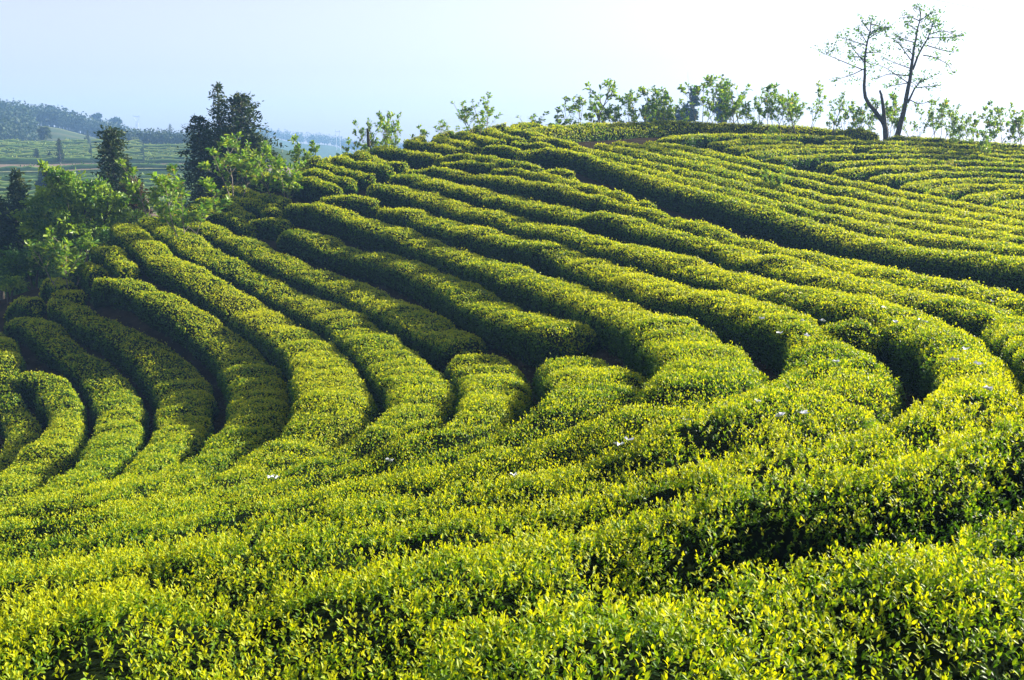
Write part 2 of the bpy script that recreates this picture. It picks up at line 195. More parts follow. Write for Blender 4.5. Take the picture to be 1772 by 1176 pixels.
HEDGES = [
('tea hedge cut by the left frame edge, outermost of the shaded bends', 'hedges bending back through the gully', 0.72, [[-20.42,35.34,-5.0],[-19.83,34.54,-4.96],[-19.23,33.74,-4.99],[-18.64,32.93,-5.07],[-18.04,32.13,-5.17],[-17.45,31.33,-5.26],[-16.84,30.5,-5.22],[-16.22,29.68,-5.19],[-15.59,28.87,-5.18],[-14.97,28.07,-5.2],[-14.35,27.25,-5.27],[-13.77,26.42,-5.4],[-13.32,25.54,-5.63],[-13.2,24.86,-6.05],[-13.7,24.98,-6.63],[-14.39,25.05,-7.11],[-15.37,25.25,-7.14],[-16.35,25.46,-7.22],[-17.33,25.66,-7.32],[-18.31,25.86,-7.45],[-19.29,26.07,-7.58]], [1.5,1.5,1.5,1.5,1.5,1.5,1.35,1.3,1.43,1.49,1.39,1.0,0.68,0.63,0.78,1.21,1.21,1.21,1.21,1.21,1.21]),
('short dark shaded tea hedge tucked inside the leftmost full bend', 'hedges bending back through the gully', 0.72, [[-13.02,24.96,-5.82],[-12.37,24.21,-6.16],[-11.82,23.33,-6.33],[-11.34,22.38,-6.33],[-10.96,21.41,-6.3],[-10.81,20.55,-6.32],[-10.77,19.65,-6.27],[-10.67,18.61,-6.12],[-10.57,17.62,-6.05],[-10.48,16.62,-5.94],[-10.38,15.63,-5.82],[-10.29,14.63,-5.69],[-10.2,13.64,-5.54]], [0.62,0.76,0.8,0.78,0.82,0.95,1.14,1.3,1.3,1.3,1.3,1.3,1.3]),
('leftmost fully visible bent tea hedge, crescent with a lit yellow strip on top', 'hedges bending back through the gully', 0.72, [[-13.11,25.85,-5.59],[-12.44,25.89,-5.72],[-11.81,25.18,-5.89],[-11.29,24.31,-5.97],[-10.84,23.4,-5.98],[-10.42,22.46,-5.95],[-10.04,21.52,-5.88],[-9.68,20.57,-5.8],[-9.38,19.6,-5.71],[-9.16,18.61,-5.63],[-8.99,17.6,-5.56],[-8.76,16.62,-5.43],[-8.51,15.65,-5.26],[-8.43,14.66,-5.15],[-8.3,13.66,-5.01],[-8.17,12.67,-4.86],[-8.03,11.68,-4.7],[-7.9,10.69,-4.5],[-7.77,9.7,-4.29]], [0.62,0.89,0.98,0.89,0.81,0.79,0.84,0.96,1.08,1.18,1.3,1.38,1.45,1.5,1.5,1.5,1.5,1.5,1.5]),
('bent tea hedge second from the left, patchy lit top and dark flank', 'hedges bending back through the gully', 0.72, [[-15.52,30.56,-4.86],[-14.73,30.09,-4.8],[-14.07,29.36,-4.86],[-13.39,28.63,-5.0],[-12.66,27.96,-5.2],[-11.93,27.32,-5.45],[-11.25,26.63,-5.68],[-10.66,25.83,-5.83],[-10.17,24.97,-5.9],[-9.75,24.05,-5.9],[-9.36,23.13,-5.87],[-9.01,22.19,-5.8],[-8.67,21.25,-5.71],[-8.33,20.31,-5.6],[-8.01,19.36,-5.47],[-7.68,18.42,-5.33],[-7.38,17.48,-5.18],[-7.08,16.53,-5.02],[-6.79,15.58,-4.85],[-6.53,14.63,-4.67],[-6.3,13.67,-4.49],[-6.12,12.7,-4.3],[-6.09,11.8,-4.15],[-6.48,11.72,-4.24],[-7.13,12.35,-4.55],[-7.83,13.03,-4.83],[-8.55,13.72,-5.1],[-9.27,14.42,-5.39],[-9.99,15.11,-5.67],[-10.71,15.81,-5.95],[-11.07,16.16,-6.08]], [1.13,0.99,1.02,1.06,1.11,1.2,1.31,1.32,1.25,1.18,1.12,1.07,1.05,1.07,1.07,1.03,0.95,0.88,0.81,0.76,0.72,0.69,0.65,0.62,0.62,0.62,0.62,0.62,0.62,0.62,0.62]),
('bent tea hedge third from the left, mostly shaded upper arm', 'hedges bending back through the gully', 0.72, [[-14.43,30.92,-4.46],[-13.67,30.39,-4.37],[-12.99,29.67,-4.45],[-12.27,28.99,-4.57],[-11.48,28.39,-4.76],[-10.68,27.85,-5.03],[-9.93,27.29,-5.36],[-9.31,26.57,-5.65],[-8.82,25.71,-5.78],[-8.42,24.79,-5.82],[-8.07,23.85,-5.81],[-7.74,22.9,-5.75],[-7.44,21.95,-5.68],[-7.14,20.99,-5.58],[-6.88,20.03,-5.48],[-6.63,19.07,-5.36],[-6.4,18.1,-5.22],[-6.19,17.13,-5.07],[-5.98,16.16,-4.91],[-5.77,15.19,-4.74],[-5.58,14.22,-4.55],[-5.41,13.25,-4.36],[-5.27,12.28,-4.15],[-5.25,11.31,-3.95],[-5.57,10.68,-3.87],[-6.19,11.07,-4.1],[-6.82,11.78,-4.4],[-7.49,12.49,-4.67],[-8.17,13.23,-4.93],[-8.84,13.97,-5.2],[-9.52,14.71,-5.48],[-10.19,15.45,-5.75],[-10.53,15.82,-5.88]], [0.62,0.73,0.95,1.08,1.16,1.27,1.41,1.49,1.49,1.45,1.38,1.31,1.24,1.19,1.13,1.06,0.98,0.91,0.83,0.77,0.71,0.64,0.62,0.62,0.62,0.62,0.62,0.62,0.62,0.62,0.62,0.62,0.62]),
('bent tea hedge fourth from the left, broken into separate dark pillows higher up', 'hedges bending back through the gully', 0.72, [[-12.96,30.81,-3.79],[-12.09,30.39,-3.61],[-11.29,29.81,-3.68],[-10.52,29.2,-3.9],[-9.69,28.7,-4.2],[-8.86,28.28,-4.57],[-8.19,27.62,-4.87],[-7.65,26.78,-5.03],[-7.17,25.89,-5.1],[-6.76,24.96,-5.13],[-6.4,24.02,-5.14],[-6.06,23.06,-5.12],[-5.75,22.09,-5.1],[-5.48,21.12,-5.06],[-5.24,20.13,-5.02],[-5.06,19.13,-4.97],[-4.9,18.13,-4.91],[-4.76,17.13,-4.82],[-4.69,16.13,-4.72],[-4.69,15.12,-4.61],[-4.73,14.11,-4.48],[-4.76,13.11,-4.31],[-4.76,12.12,-4.1],[-4.76,11.13,-3.88],[-4.76,10.64,-3.77]], [0.62,0.83,1.13,1.27,1.34,1.42,1.41,1.38,1.38,1.41,1.44,1.43,1.39,1.35,1.32,1.3,1.28,1.21,1.09,0.91,0.74,0.64,0.62,0.62,0.62]),
('bent tea hedge fifth from the left, running up to the pale sapling pair', 'hedges bending back through the gully', 0.72, [[-14.68,37.69,-2.42],[-14.21,36.8,-2.48],[-13.73,35.92,-2.55],[-13.24,35.05,-2.62],[-12.73,34.2,-2.71],[-12.18,33.37,-2.82],[-11.59,32.57,-2.97],[-10.95,31.83,-3.15],[-10.22,31.19,-3.4],[-9.44,30.65,-3.71],[-8.64,30.13,-4.03],[-7.92,29.5,-4.29],[-7.32,28.73,-4.46],[-6.78,27.89,-4.56],[-6.27,27.03,-4.6],[-5.81,26.14,-4.61],[-5.39,25.23,-4.6],[-5.01,24.3,-4.57],[-4.66,23.36,-4.52],[-4.37,22.41,-4.48],[-4.1,21.44,-4.43],[-3.86,20.47,-4.38],[-3.63,19.5,-4.32],[-3.42,18.52,-4.28],[-3.24,17.53,-4.25],[-3.14,16.54,-4.27],[-3.17,15.55,-4.3],[-3.29,14.56,-4.27],[-3.43,13.57,-4.18],[-3.56,12.58,-4.06],[-3.79,11.63,-3.94],[-4.06,10.69,-3.77],[-4.3,9.76,-3.56],[-4.86,9.33,-3.53],[-5.53,9.81,-3.78],[-6.2,10.49,-4.08],[-6.91,11.19,-4.38],[-7.62,11.9,-4.66],[-8.33,12.6,-4.92],[-9.04,13.3,-5.2],[-9.75,14.01,-5.49]], [1.0,1.11,1.15,1.1,1.07,1.09,1.17,1.31,1.45,1.5,1.5,1.49,1.44,1.39,1.38,1.39,1.42,1.42,1.41,1.43,1.46,1.48,1.5,1.49,1.46,1.4,1.32,1.19,0.97,0.77,0.65,0.62,0.65,0.79,0.78,0.62,0.62,0.62,0.62,0.62,0.62]),
('bent tea hedge sixth from the left, longest before the gully gap', 'hedges bending back through the gully', 0.72, [[-13.81,38.09,-2.2],[-13.22,37.26,-2.28],[-12.63,36.44,-2.36],[-12.06,35.61,-2.48],[-11.47,34.79,-2.62],[-10.85,34.01,-2.79],[-10.17,33.3,-3.01],[-9.43,32.65,-3.26],[-8.62,32.1,-3.52],[-7.84,31.52,-3.76],[-7.11,30.84,-3.96],[-6.43,30.1,-4.12],[-5.83,29.3,-4.23],[-5.29,28.44,-4.3],[-4.81,27.55,-4.34],[-4.4,26.62,-4.35],[-4.03,25.68,-4.34],[-3.7,24.72,-4.31],[-3.37,23.76,-4.28],[-3.06,22.79,-4.25],[-2.75,21.83,-4.22],[-2.43,20.86,-4.19],[-2.13,19.89,-4.16],[-1.88,18.91,-4.12],[-1.69,17.92,-4.07],[-1.59,16.91,-4.01],[-1.59,15.9,-3.95],[-1.69,14.9,-3.91],[-1.99,13.95,-3.93],[-2.47,13.09,-3.97],[-2.81,12.15,-3.89],[-3.23,11.25,-3.79],[-3.71,10.4,-3.68],[-3.95,9.45,-3.47]], [1.0,1.11,1.2,1.31,1.42,1.48,1.5,1.47,1.41,1.39,1.45,1.49,1.47,1.43,1.4,1.42,1.44,1.43,1.41,1.43,1.46,1.44,1.4,1.41,1.35,1.26,1.16,0.91,0.7,0.72,0.71,0.65,0.62,0.62]),
('dark tea hedge descending the slope and stopping short above the gully gap', 'hedges ending at the gully head', 0.72, [[-13.62,39.3,-2.01],[-12.94,38.57,-2.07],[-12.27,37.82,-2.15],[-11.65,37.05,-2.27],[-11.0,36.3,-2.4],[-10.29,35.61,-2.55],[-9.58,34.92,-2.72],[-8.93,34.19,-2.92],[-8.23,33.51,-3.15],[-7.48,32.89,-3.37],[-6.69,32.3,-3.57],[-5.92,31.69,-3.73],[-5.24,30.96,-3.84],[-4.67,30.15,-3.92],[-4.18,29.27,-3.97],[-3.73,28.38,-3.99],[-3.3,27.47,-4.0],[-2.89,26.56,-4.01],[-2.5,25.64,-4.02],[-2.12,24.71,-4.02],[-1.74,23.78,-4.02],[-1.35,22.86,-4.01],[-0.96,21.94,-4.0]], [1.25,1.1,1.13,1.2,1.2,1.15,1.22,1.34,1.41,1.39,1.41,1.48,1.5,1.48,1.44,1.41,1.41,1.44,1.47,1.45,1.38,1.31,1.3]),
('rounded tea hedge bend below the end of the dark hedge, left of the gully gap', 'hedges ending at the gully head', 0.72, [[-0.97,20.4,-4.06],[-0.56,19.53,-4.01],[-0.4,18.54,-3.97],[-0.32,17.53,-3.91],[-0.29,16.53,-3.82],[-0.27,15.52,-3.71],[-0.29,14.52,-3.6],[-0.37,13.51,-3.5],[-0.61,12.55,-3.45],[-1.16,11.8,-3.5],[-1.94,11.42,-3.64],[-2.57,10.75,-3.62],[-3.25,10.05,-3.57],[-3.58,9.7,-3.53]], [1.31,1.43,1.41,1.3,1.25,1.17,0.9,0.8,1.03,1.1,0.94,0.74,0.64,0.62]),
('short shaded tea hedge piece on the left shoulder above two lit pillows', 'short hedges at the lower left slope', 0.72, [[-12.73,40.11,-1.82],[-12.36,39.74,-1.86],[-12.0,39.37,-1.9],[-11.63,39.0,-1.94],[-11.27,38.62,-1.99],[-10.92,38.24,-2.04],[-10.58,37.84,-2.1],[-10.26,37.43,-2.16],[-9.95,37.01,-2.23],[-9.66,36.59,-2.3],[-9.36,36.16,-2.38]], [1.02,0.95,0.87,0.79,0.72,0.67,0.64,0.62,0.62,0.62,0.62]),
('sunlit tea hedge with blunt rounded nose ending in the dark gully middle', 'hedges ending at the gully head', 0.72, [[-8.33,35.27,-2.55],[-7.49,35.17,-2.49],[-6.7,34.62,-2.67],[-5.92,34.04,-2.89],[-5.15,33.42,-3.04],[-4.44,32.73,-3.14],[-3.79,31.97,-3.21],[-3.23,31.14,-3.26],[-2.77,30.26,-3.32],[-2.36,29.34,-3.38],[-1.95,28.43,-3.42],[-1.58,27.5,-3.45],[-1.25,26.55,-3.47],[-0.93,25.6,-3.49],[-0.63,24.65,-3.49],[-0.32,23.69,-3.49],[0.03,22.76,-3.48],[0.47,21.86,-3.47],[0.86,20.94,-3.44],[1.12,19.98,-3.41],[1.22,19.48,-3.39]], [0.77,1.06,1.4,1.5,1.49,1.44,1.34,1.24,1.21,1.24,1.27,1.31,1.37,1.42,1.4,1.33,1.32,1.37,1.34,1.3,1.31]),
('humped tea hedge bend right of the gully gap, below the blunt hedge nose', 'hedges ending at the gully head', 0.72, [[0.88,17.29,-3.48],[1.16,16.34,-3.33],[1.25,15.32,-3.23],[1.26,14.3,-3.14],[1.2,13.28,-3.07],[1.0,12.29,-3.01],[0.53,11.42,-3.02],[-0.2,10.78,-3.12],[-1.11,10.46,-3.31],[-1.99,10.12,-3.42],[-2.79,9.59,-3.42],[-3.4,8.93,-3.33],[-3.73,8.06,-3.13],[-4.37,7.86,-3.2],[-5.28,8.05,-3.42],[-6.28,8.04,-3.63],[-7.28,8.03,-3.87],[-8.28,8.02,-4.14],[-9.28,8.02,-4.41],[-9.78,8.01,-4.55]], [1.24,1.43,1.5,1.49,1.45,1.34,1.18,1.02,0.92,0.77,0.65,0.62,0.63,0.73,0.83,0.83,0.83,0.83,0.83,0.83]),
('bent tea hedge just right of the gully gap, fourth bend from the right', 'hedges bending back through the gully', 0.72, [[-8.45,37.53,-1.74],[-7.58,37.15,-1.66],[-6.78,36.58,-1.78],[-5.96,36.05,-1.98],[-5.15,35.49,-2.19],[-4.42,34.84,-2.38],[-3.73,34.12,-2.51],[-3.13,33.33,-2.63],[-2.61,32.48,-2.73],[-2.14,31.59,-2.81],[-1.7,30.7,-2.87],[-1.26,29.8,-2.9],[-0.82,28.9,-2.92],[-0.42,27.98,-2.93],[-0.04,27.05,-2.96],[0.36,26.13,-2.99],[0.79,25.23,-3.03],[1.21,24.31,-3.07],[1.57,23.38,-3.09],[1.85,22.42,-3.1],[2.05,21.44,-3.1],[2.26,20.46,-3.07],[2.52,19.5,-3.02],[2.69,18.51,-2.96],[2.79,17.52,-2.91],[2.85,16.52,-2.87],[2.86,15.52,-2.81],[2.83,14.51,-2.76],[2.75,13.52,-2.71],[2.58,12.53,-2.66],[2.28,11.58,-2.62],[1.76,10.75,-2.64],[1.01,10.12,-2.73],[0.14,9.7,-2.89],[-0.79,9.44,-3.07],[-1.7,9.12,-3.18],[-2.55,8.68,-3.2],[-3.13,8.05,-3.1],[-3.53,7.3,-2.95],[-4.3,7.23,-3.08],[-5.24,6.87,-3.16],[-6.17,6.51,-3.29],[-7.1,6.15,-3.44],[-8.03,5.78,-3.62],[-8.96,5.42,-3.81]], [0.62,0.7,1.01,1.21,1.29,1.42,1.39,1.35,1.31,1.24,1.21,1.24,1.28,1.31,1.37,1.44,1.49,1.5,1.49,1.45,1.36,1.31,1.38,1.48,1.5,1.5,1.5,1.5,1.5,1.49,1.43,1.29,1.13,1.0,0.94,0.86,0.74,0.64,0.62,0.62,0.62,0.62,0.62,0.62,0.62]),
('broad bent tea hedge dotted with white webs, third bend from the right', 'hedges bending back through the gully', 0.72, [[-4.98,36.65,-1.77],[-4.11,36.57,-1.77],[-3.42,35.93,-1.91],[-2.83,35.12,-2.07],[-2.23,34.32,-2.18],[-1.62,33.52,-2.26],[-1.01,32.71,-2.32],[-0.45,31.87,-2.37],[0.04,30.99,-2.41],[0.51,30.09,-2.46],[0.97,29.19,-2.51],[1.42,28.29,-2.57],[1.82,27.36,-2.63],[2.14,26.41,-2.7],[2.44,25.44,-2.75],[2.74,24.48,-2.78],[3.03,23.51,-2.8],[3.27,22.53,-2.81],[3.51,21.55,-2.81],[3.93,20.68,-2.76],[4.31,19.76,-2.71],[4.48,18.77,-2.69],[4.58,17.76,-2.66],[4.62,16.75,-2.63],[4.59,15.74,-2.59],[4.52,14.73,-2.55],[4.4,13.73,-2.51],[4.23,12.73,-2.48],[3.97,11.76,-2.46],[3.6,10.82,-2.43],[3.13,9.93,-2.36],[2.57,9.09,-2.28],[1.87,8.39,-2.28],[1.0,7.95,-2.39],[0.09,7.79,-2.6],[-0.82,7.53,-2.72],[-1.75,7.18,-2.77],[-2.53,6.64,-2.71],[-3.26,6.22,-2.68],[-4.17,6.03,-2.77],[-5.11,5.68,-2.86],[-6.04,5.33,-2.99],[-6.98,4.98,-3.15],[-7.92,4.62,-3.33],[-8.38,4.45,-3.43]], [0.62,1.07,1.4,1.41,1.38,1.43,1.44,1.36,1.28,1.23,1.2,1.18,1.26,1.41,1.49,1.5,1.49,1.48,1.49,1.49,1.44,1.4,1.41,1.26,0.85,0.72,1.02,1.38,1.49,1.49,1.45,1.38,1.38,1.46,1.5,1.48,1.32,0.99,0.7,0.62,0.62,0.62,0.62,0.62,0.62]),
('broad sunlit bent tea hedge second from the right, white webs at its shoulder', 'hedges bending back through the gully', 0.72, [[-5.6,38.85,-1.05],[-4.87,39.18,-1.01],[-4.11,38.74,-1.14],[-3.38,38.06,-1.31],[-2.7,37.33,-1.46],[-2.07,36.55,-1.6],[-1.48,35.75,-1.75],[-0.85,34.97,-1.86],[-0.24,34.17,-1.96],[0.29,33.32,-2.02],[0.73,32.41,-2.08],[1.15,31.49,-2.15],[1.59,30.58,-2.21],[2.02,29.68,-2.28],[2.42,28.75,-2.36],[2.89,27.87,-2.41],[3.4,27.01,-2.44],[3.81,26.09,-2.49],[4.17,25.14,-2.53],[4.48,24.19,-2.56],[4.89,23.28,-2.57],[5.21,22.33,-2.58],[5.42,21.34,-2.59],[5.61,20.35,-2.58],[5.76,19.35,-2.56],[5.85,18.35,-2.53],[6.03,17.37,-2.49],[6.19,16.38,-2.46],[6.18,15.38,-2.44],[6.09,14.37,-2.41],[5.96,13.37,-2.36],[5.74,12.39,-2.3],[5.44,11.43,-2.22],[5.09,10.48,-2.15],[4.67,9.57,-2.08],[4.16,8.7,-2.02],[3.55,7.91,-1.99],[2.83,7.21,-1.97],[2.06,6.56,-1.94],[1.17,6.19,-2.02],[0.23,6.04,-2.21],[-0.66,5.76,-2.3],[-1.62,5.54,-2.35],[-2.55,5.43,-2.4],[-3.43,5.74,-2.59],[-4.41,5.95,-2.79],[-5.38,6.16,-3.02],[-6.36,6.36,-3.29],[-7.34,6.57,-3.58],[-8.32,6.78,-3.88]], [0.99,1.3,1.46,1.48,1.49,1.5,1.5,1.5,1.47,1.43,1.35,1.27,1.23,1.2,1.18,1.26,1.41,1.49,1.5,1.5,1.5,1.5,1.5,1.46,1.41,1.4,1.46,1.46,1.29,1.07,1.05,1.01,0.91,0.82,0.76,0.71,0.71,0.75,0.78,0.82,0.96,1.23,1.45,1.5,1.5,1.5,1.5,1.5,1.5,1.5]),
('rightmost bent tea hedge, leaving the frame at right and returning across the foreground', 'hedges bending back through the gully', 0.72, [[-4.96,40.48,-0.68],[-4.53,40.7,-0.65],[-4.11,40.65,-0.66],[-3.71,40.37,-0.73],[-3.35,40.03,-0.8],[-3.0,39.67,-0.87],[-2.66,39.32,-0.94],[-2.3,38.98,-1.0],[-1.93,38.64,-1.06],[-1.56,38.3,-1.12],[-1.22,37.94,-1.19],[-0.89,37.57,-1.26],[-0.55,37.21,-1.34],[-0.22,36.84,-1.41],[0.08,36.44,-1.46],[0.34,36.02,-1.51],[0.59,35.58,-1.54],[0.83,35.14,-1.57],[1.08,34.71,-1.6],[1.35,34.28,-1.63],[1.63,33.86,-1.65],[1.89,33.44,-1.69],[2.14,33.01,-1.72],[2.42,32.59,-1.76],[2.76,32.23,-1.77],[3.1,31.86,-1.79],[3.39,31.45,-1.83],[3.64,31.02,-1.87],[3.84,30.57,-1.92],[4.02,30.1,-1.97],[4.2,29.64,-2.02],[4.4,29.18,-2.07],[4.6,28.72,-2.11],[4.81,28.27,-2.15],[5.04,27.82,-2.19],[5.26,27.37,-2.23],[5.48,26.92,-2.26],[5.68,26.47,-2.3],[5.81,25.98,-2.33],[5.92,25.49,-2.37],[6.04,25.01,-2.4],[6.23,24.55,-2.42],[6.44,24.1,-2.44],[6.61,23.62,-2.46],[6.72,23.14,-2.48],[6.83,22.65,-2.49],[6.95,22.16,-2.5],[7.06,21.67,-2.5],[7.17,21.18,-2.5],[7.25,20.68,-2.5],[7.33,20.19,-2.49],[7.41,19.69,-2.48],[7.51,19.2,-2.48],[7.62,18.71,-2.48],[7.73,18.22,-2.47],[7.83,17.73,-2.47],[7.9,17.23,-2.46],[7.92,16.73,-2.46],[7.93,16.23,-2.46],[7.89,15.73,-2.45],[7.8,15.24,-2.43],[7.68,14.75,-2.4],[7.51,14.28,-2.37],[7.33,13.81,-2.33],[7.15,13.35,-2.3],[6.97,12.88,-2.26],[6.79,12.42,-2.22],[6.6,11.95,-2.18],[6.42,11.49,-2.14],[6.22,11.03,-2.1],[6.0,10.58,-2.07],[5.78,10.13,-2.03],[5.56,9.68,-2.0],[5.33,9.23,-1.97],[5.08,8.8,-1.94],[4.8,8.38,-1.91],[4.53,7.96,-1.89],[4.24,7.55,-1.86],[3.93,7.16,-1.84],[3.6,6.78,-1.82],[3.26,6.42,-1.8],[2.89,6.08,-1.78],[2.5,5.76,-1.76],[2.08,5.5,-1.73],[1.62,5.4,-1.76],[1.15,5.29,-1.82],[0.7,5.07,-1.87],[0.28,4.8,-1.91],[-0.07,4.46,-1.89],[-0.41,4.09,-1.85],[-0.79,3.77,-1.81],[-1.22,3.53,-1.77],[-1.69,3.41,-1.76],[-2.16,3.49,-1.83],[-3.16,3.56,-1.99],[-4.15,3.62,-2.18],[-5.15,3.68,-2.4],[-6.15,3.75,-2.65],[-7.15,3.81,-2.93]], [0.62,0.81,1.0,1.28,1.43,1.47,1.46,1.47,1.47,1.47,1.47,1.48,1.5,1.5,1.5,1.5,1.5,1.49,1.47,1.47,1.49,1.5,1.5,1.46,1.36,1.26,1.2,1.19,1.2,1.22,1.23,1.23,1.2,1.15,1.09,1.04,1.01,1.02,1.12,1.28,1.44,1.5,1.5,1.5,1.5,1.48,1.44,1.4,1.39,1.42,1.46,1.49,1.5,1.5,1.47,1.4,1.27,1.12,0.99,0.9,0.93,1.14,1.35,1.34,1.23,1.14,1.06,1.0,0.95,0.9,0.85,0.81,0.79,0.77,0.75,0.71,0.7,0.7,0.71,0.74,0.77,0.51,0.65,0.77,0.76,0.57,0.91,1.05,1.09,0.95,1.32,1.73,1.75,1.75,1.75,1.75,1.75,1.75,1.75]),
('tea hedge running along the dark foot of the steep upper strip, right edge shaded', 'hedges bending back through the gully', 0.72, [[-4.42,41.5,-0.47],[-3.71,41.83,-0.38],[-2.9,41.43,-0.43],[-2.11,40.81,-0.52],[-1.37,40.13,-0.61],[-0.68,39.4,-0.73],[0.02,38.69,-0.85],[0.72,37.96,-0.94],[1.38,37.21,-1.01],[1.94,36.38,-1.11],[2.42,35.5,-1.22],[2.92,34.63,-1.33],[3.42,33.77,-1.44],[3.89,32.88,-1.55],[4.39,32.01,-1.65],[4.85,31.12,-1.76],[5.25,30.21,-1.88],[5.63,29.28,-1.99],[5.96,28.33,-2.1],[6.33,27.4,-2.2],[6.73,26.48,-2.28],[7.33,25.78,-2.35],[7.92,25.08,-2.41],[8.15,24.13,-2.45],[8.25,23.13,-2.47],[8.34,22.12,-2.46],[8.54,21.14,-2.46],[8.78,20.16,-2.46],[9.0,19.17,-2.47],[9.18,18.19,-2.47],[9.14,17.2,-2.43],[8.9,16.22,-2.35],[8.63,15.25,-2.27],[8.36,14.29,-2.21],[8.1,13.33,-2.13],[7.83,12.36,-2.03],[7.56,11.4,-1.93],[7.3,10.43,-1.83],[7.03,9.47,-1.74],[6.76,8.51,-1.65],[6.5,7.54,-1.57],[6.23,6.58,-1.48]], [0.62,0.74,0.95,1.0,0.86,0.97,1.07,0.99,0.87,0.8,0.78,0.74,0.66,0.64,0.8,1.1,1.21,1.19,1.11,1.04,1.14,1.37,1.49,1.5,1.48,1.42,1.42,1.47,1.49,1.43,1.26,1.03,0.84,0.84,0.84,0.84,0.84,0.84,0.84,0.84,0.84,0.84]),
('nearest tea hedge with big glossy leaves filling the bottom right corner', 'hedges bending back through the gully', 0.72, [[-1.39,2.09,-1.4],[-1.14,2.04,-1.35],[-0.89,2.02,-1.33],[-0.64,2.06,-1.32],[-0.4,2.14,-1.33],[-0.18,2.27,-1.35],[0.03,2.42,-1.37],[0.23,2.59,-1.39],[0.43,2.75,-1.41],[0.64,2.9,-1.42],[0.86,3.04,-1.43],[1.08,3.18,-1.44],[1.3,3.32,-1.45],[1.5,3.48,-1.48],[1.71,3.64,-1.51],[1.91,3.8,-1.54],[2.11,3.96,-1.57],[2.32,4.12,-1.59],[2.53,4.27,-1.61],[2.74,4.42,-1.62],[2.96,4.57,-1.63],[3.37,4.86,-1.64],[3.78,5.15,-1.64],[4.18,5.43,-1.64],[4.59,5.72,-1.64],[5.0,6.01,-1.64],[5.41,6.3,-1.65],[5.82,6.59,-1.65],[6.22,6.88,-1.66],[6.63,7.17,-1.67],[7.04,7.46,-1.69],[7.45,7.74,-1.7],[7.86,8.03,-1.72],[8.27,8.32,-1.75],[8.67,8.61,-1.77],[9.08,8.9,-1.8],[9.49,9.19,-1.83],[9.9,9.48,-1.87],[10.31,9.76,-1.9]], [1.19,1.26,1.32,1.34,0.96,0.91,1.27,1.37,1.35,0.9,1.23,1.45,1.38,1.17,0.91,0.72,0.68,0.77,0.88,0.98,1.03,1.03,1.03,1.03,1.03,1.03,1.03,1.03,1.03,1.03,1.03,1.03,1.03,1.03,1.03,1.03,1.03,1.03,1.03]),
('tall front tea hedge of the upper strip with long dark face toward the viewer', 'hedges of the upper strip', 0.85, [[0.22,42.35,0.19],[1.01,42.91,0.3],[1.87,42.99,0.28],[2.59,42.42,0.15],[3.12,41.6,-0.02],[3.58,40.72,-0.18],[4.0,39.83,-0.33],[4.4,38.92,-0.48],[4.78,38.01,-0.63],[5.19,37.11,-0.79],[5.64,36.23,-0.94],[6.1,35.35,-1.09],[6.63,34.52,-1.24],[7.2,33.7,-1.39],[7.74,32.88,-1.55],[8.29,32.06,-1.72],[8.83,31.23,-1.9],[9.29,30.36,-2.06],[9.67,29.45,-2.19],[9.92,28.48,-2.27],[10.09,27.5,-2.3],[10.31,26.53,-2.31],[10.64,25.58,-2.32],[10.95,24.63,-2.33],[11.19,23.66,-2.32],[11.33,22.67,-2.29],[11.53,21.71,-2.27],[11.65,20.74,-2.26],[11.8,19.75,-2.27],[11.96,18.76,-2.29],[12.12,17.77,-2.29],[12.27,16.79,-2.29],[12.43,15.8,-2.28],[12.59,14.81,-2.26],[12.75,13.82,-2.22],[12.9,12.84,-2.17],[13.06,11.85,-2.1]], [0.62,0.63,0.63,0.62,0.62,0.62,0.63,0.71,0.88,1.04,1.16,1.25,1.31,1.39,1.47,1.5,1.5,1.5,1.5,1.5,1.5,1.5,1.49,1.44,1.43,1.48,1.5,1.5,1.5,1.5,1.5,1.5,1.5,1.5,1.5,1.5,1.5]),
('second tea hedge of the upper strip, right behind the tall front one', 'hedges of the upper strip', 0.72, [[1.84,43.54,0.39],[2.51,42.79,0.22],[3.13,42.0,0.06],[3.71,41.18,-0.09],[4.26,40.34,-0.24],[4.81,39.49,-0.38],[5.37,38.65,-0.53],[5.93,37.82,-0.68],[6.48,36.98,-0.83],[7.03,36.14,-0.99],[7.61,35.31,-1.15],[8.23,34.53,-1.33],[8.92,33.81,-1.52],[9.69,33.19,-1.72],[10.48,32.59,-1.91],[11.01,31.77,-2.03],[11.24,30.79,-2.09],[11.39,29.79,-2.13],[11.59,28.79,-2.16],[11.81,27.8,-2.19],[12.06,26.81,-2.21],[12.25,25.82,-2.21],[12.33,24.8,-2.2],[12.52,23.85,-2.19],[12.86,22.94,-2.2],[13.18,22.0,-2.18],[13.5,21.05,-2.17],[13.83,20.11,-2.17],[14.15,19.16,-2.18],[14.47,18.21,-2.18],[14.8,17.27,-2.18],[15.12,16.32,-2.17],[15.44,15.37,-2.16],[15.77,14.43,-2.13]], [0.62,0.62,0.62,0.62,0.62,0.67,0.82,1.0,1.13,1.23,1.3,1.38,1.47,1.49,1.43,1.3,1.3,1.41,1.49,1.49,1.46,1.44,1.43,1.43,1.5,1.5,1.5,1.5,1.5,1.5,1.5,1.5,1.5,1.5]),
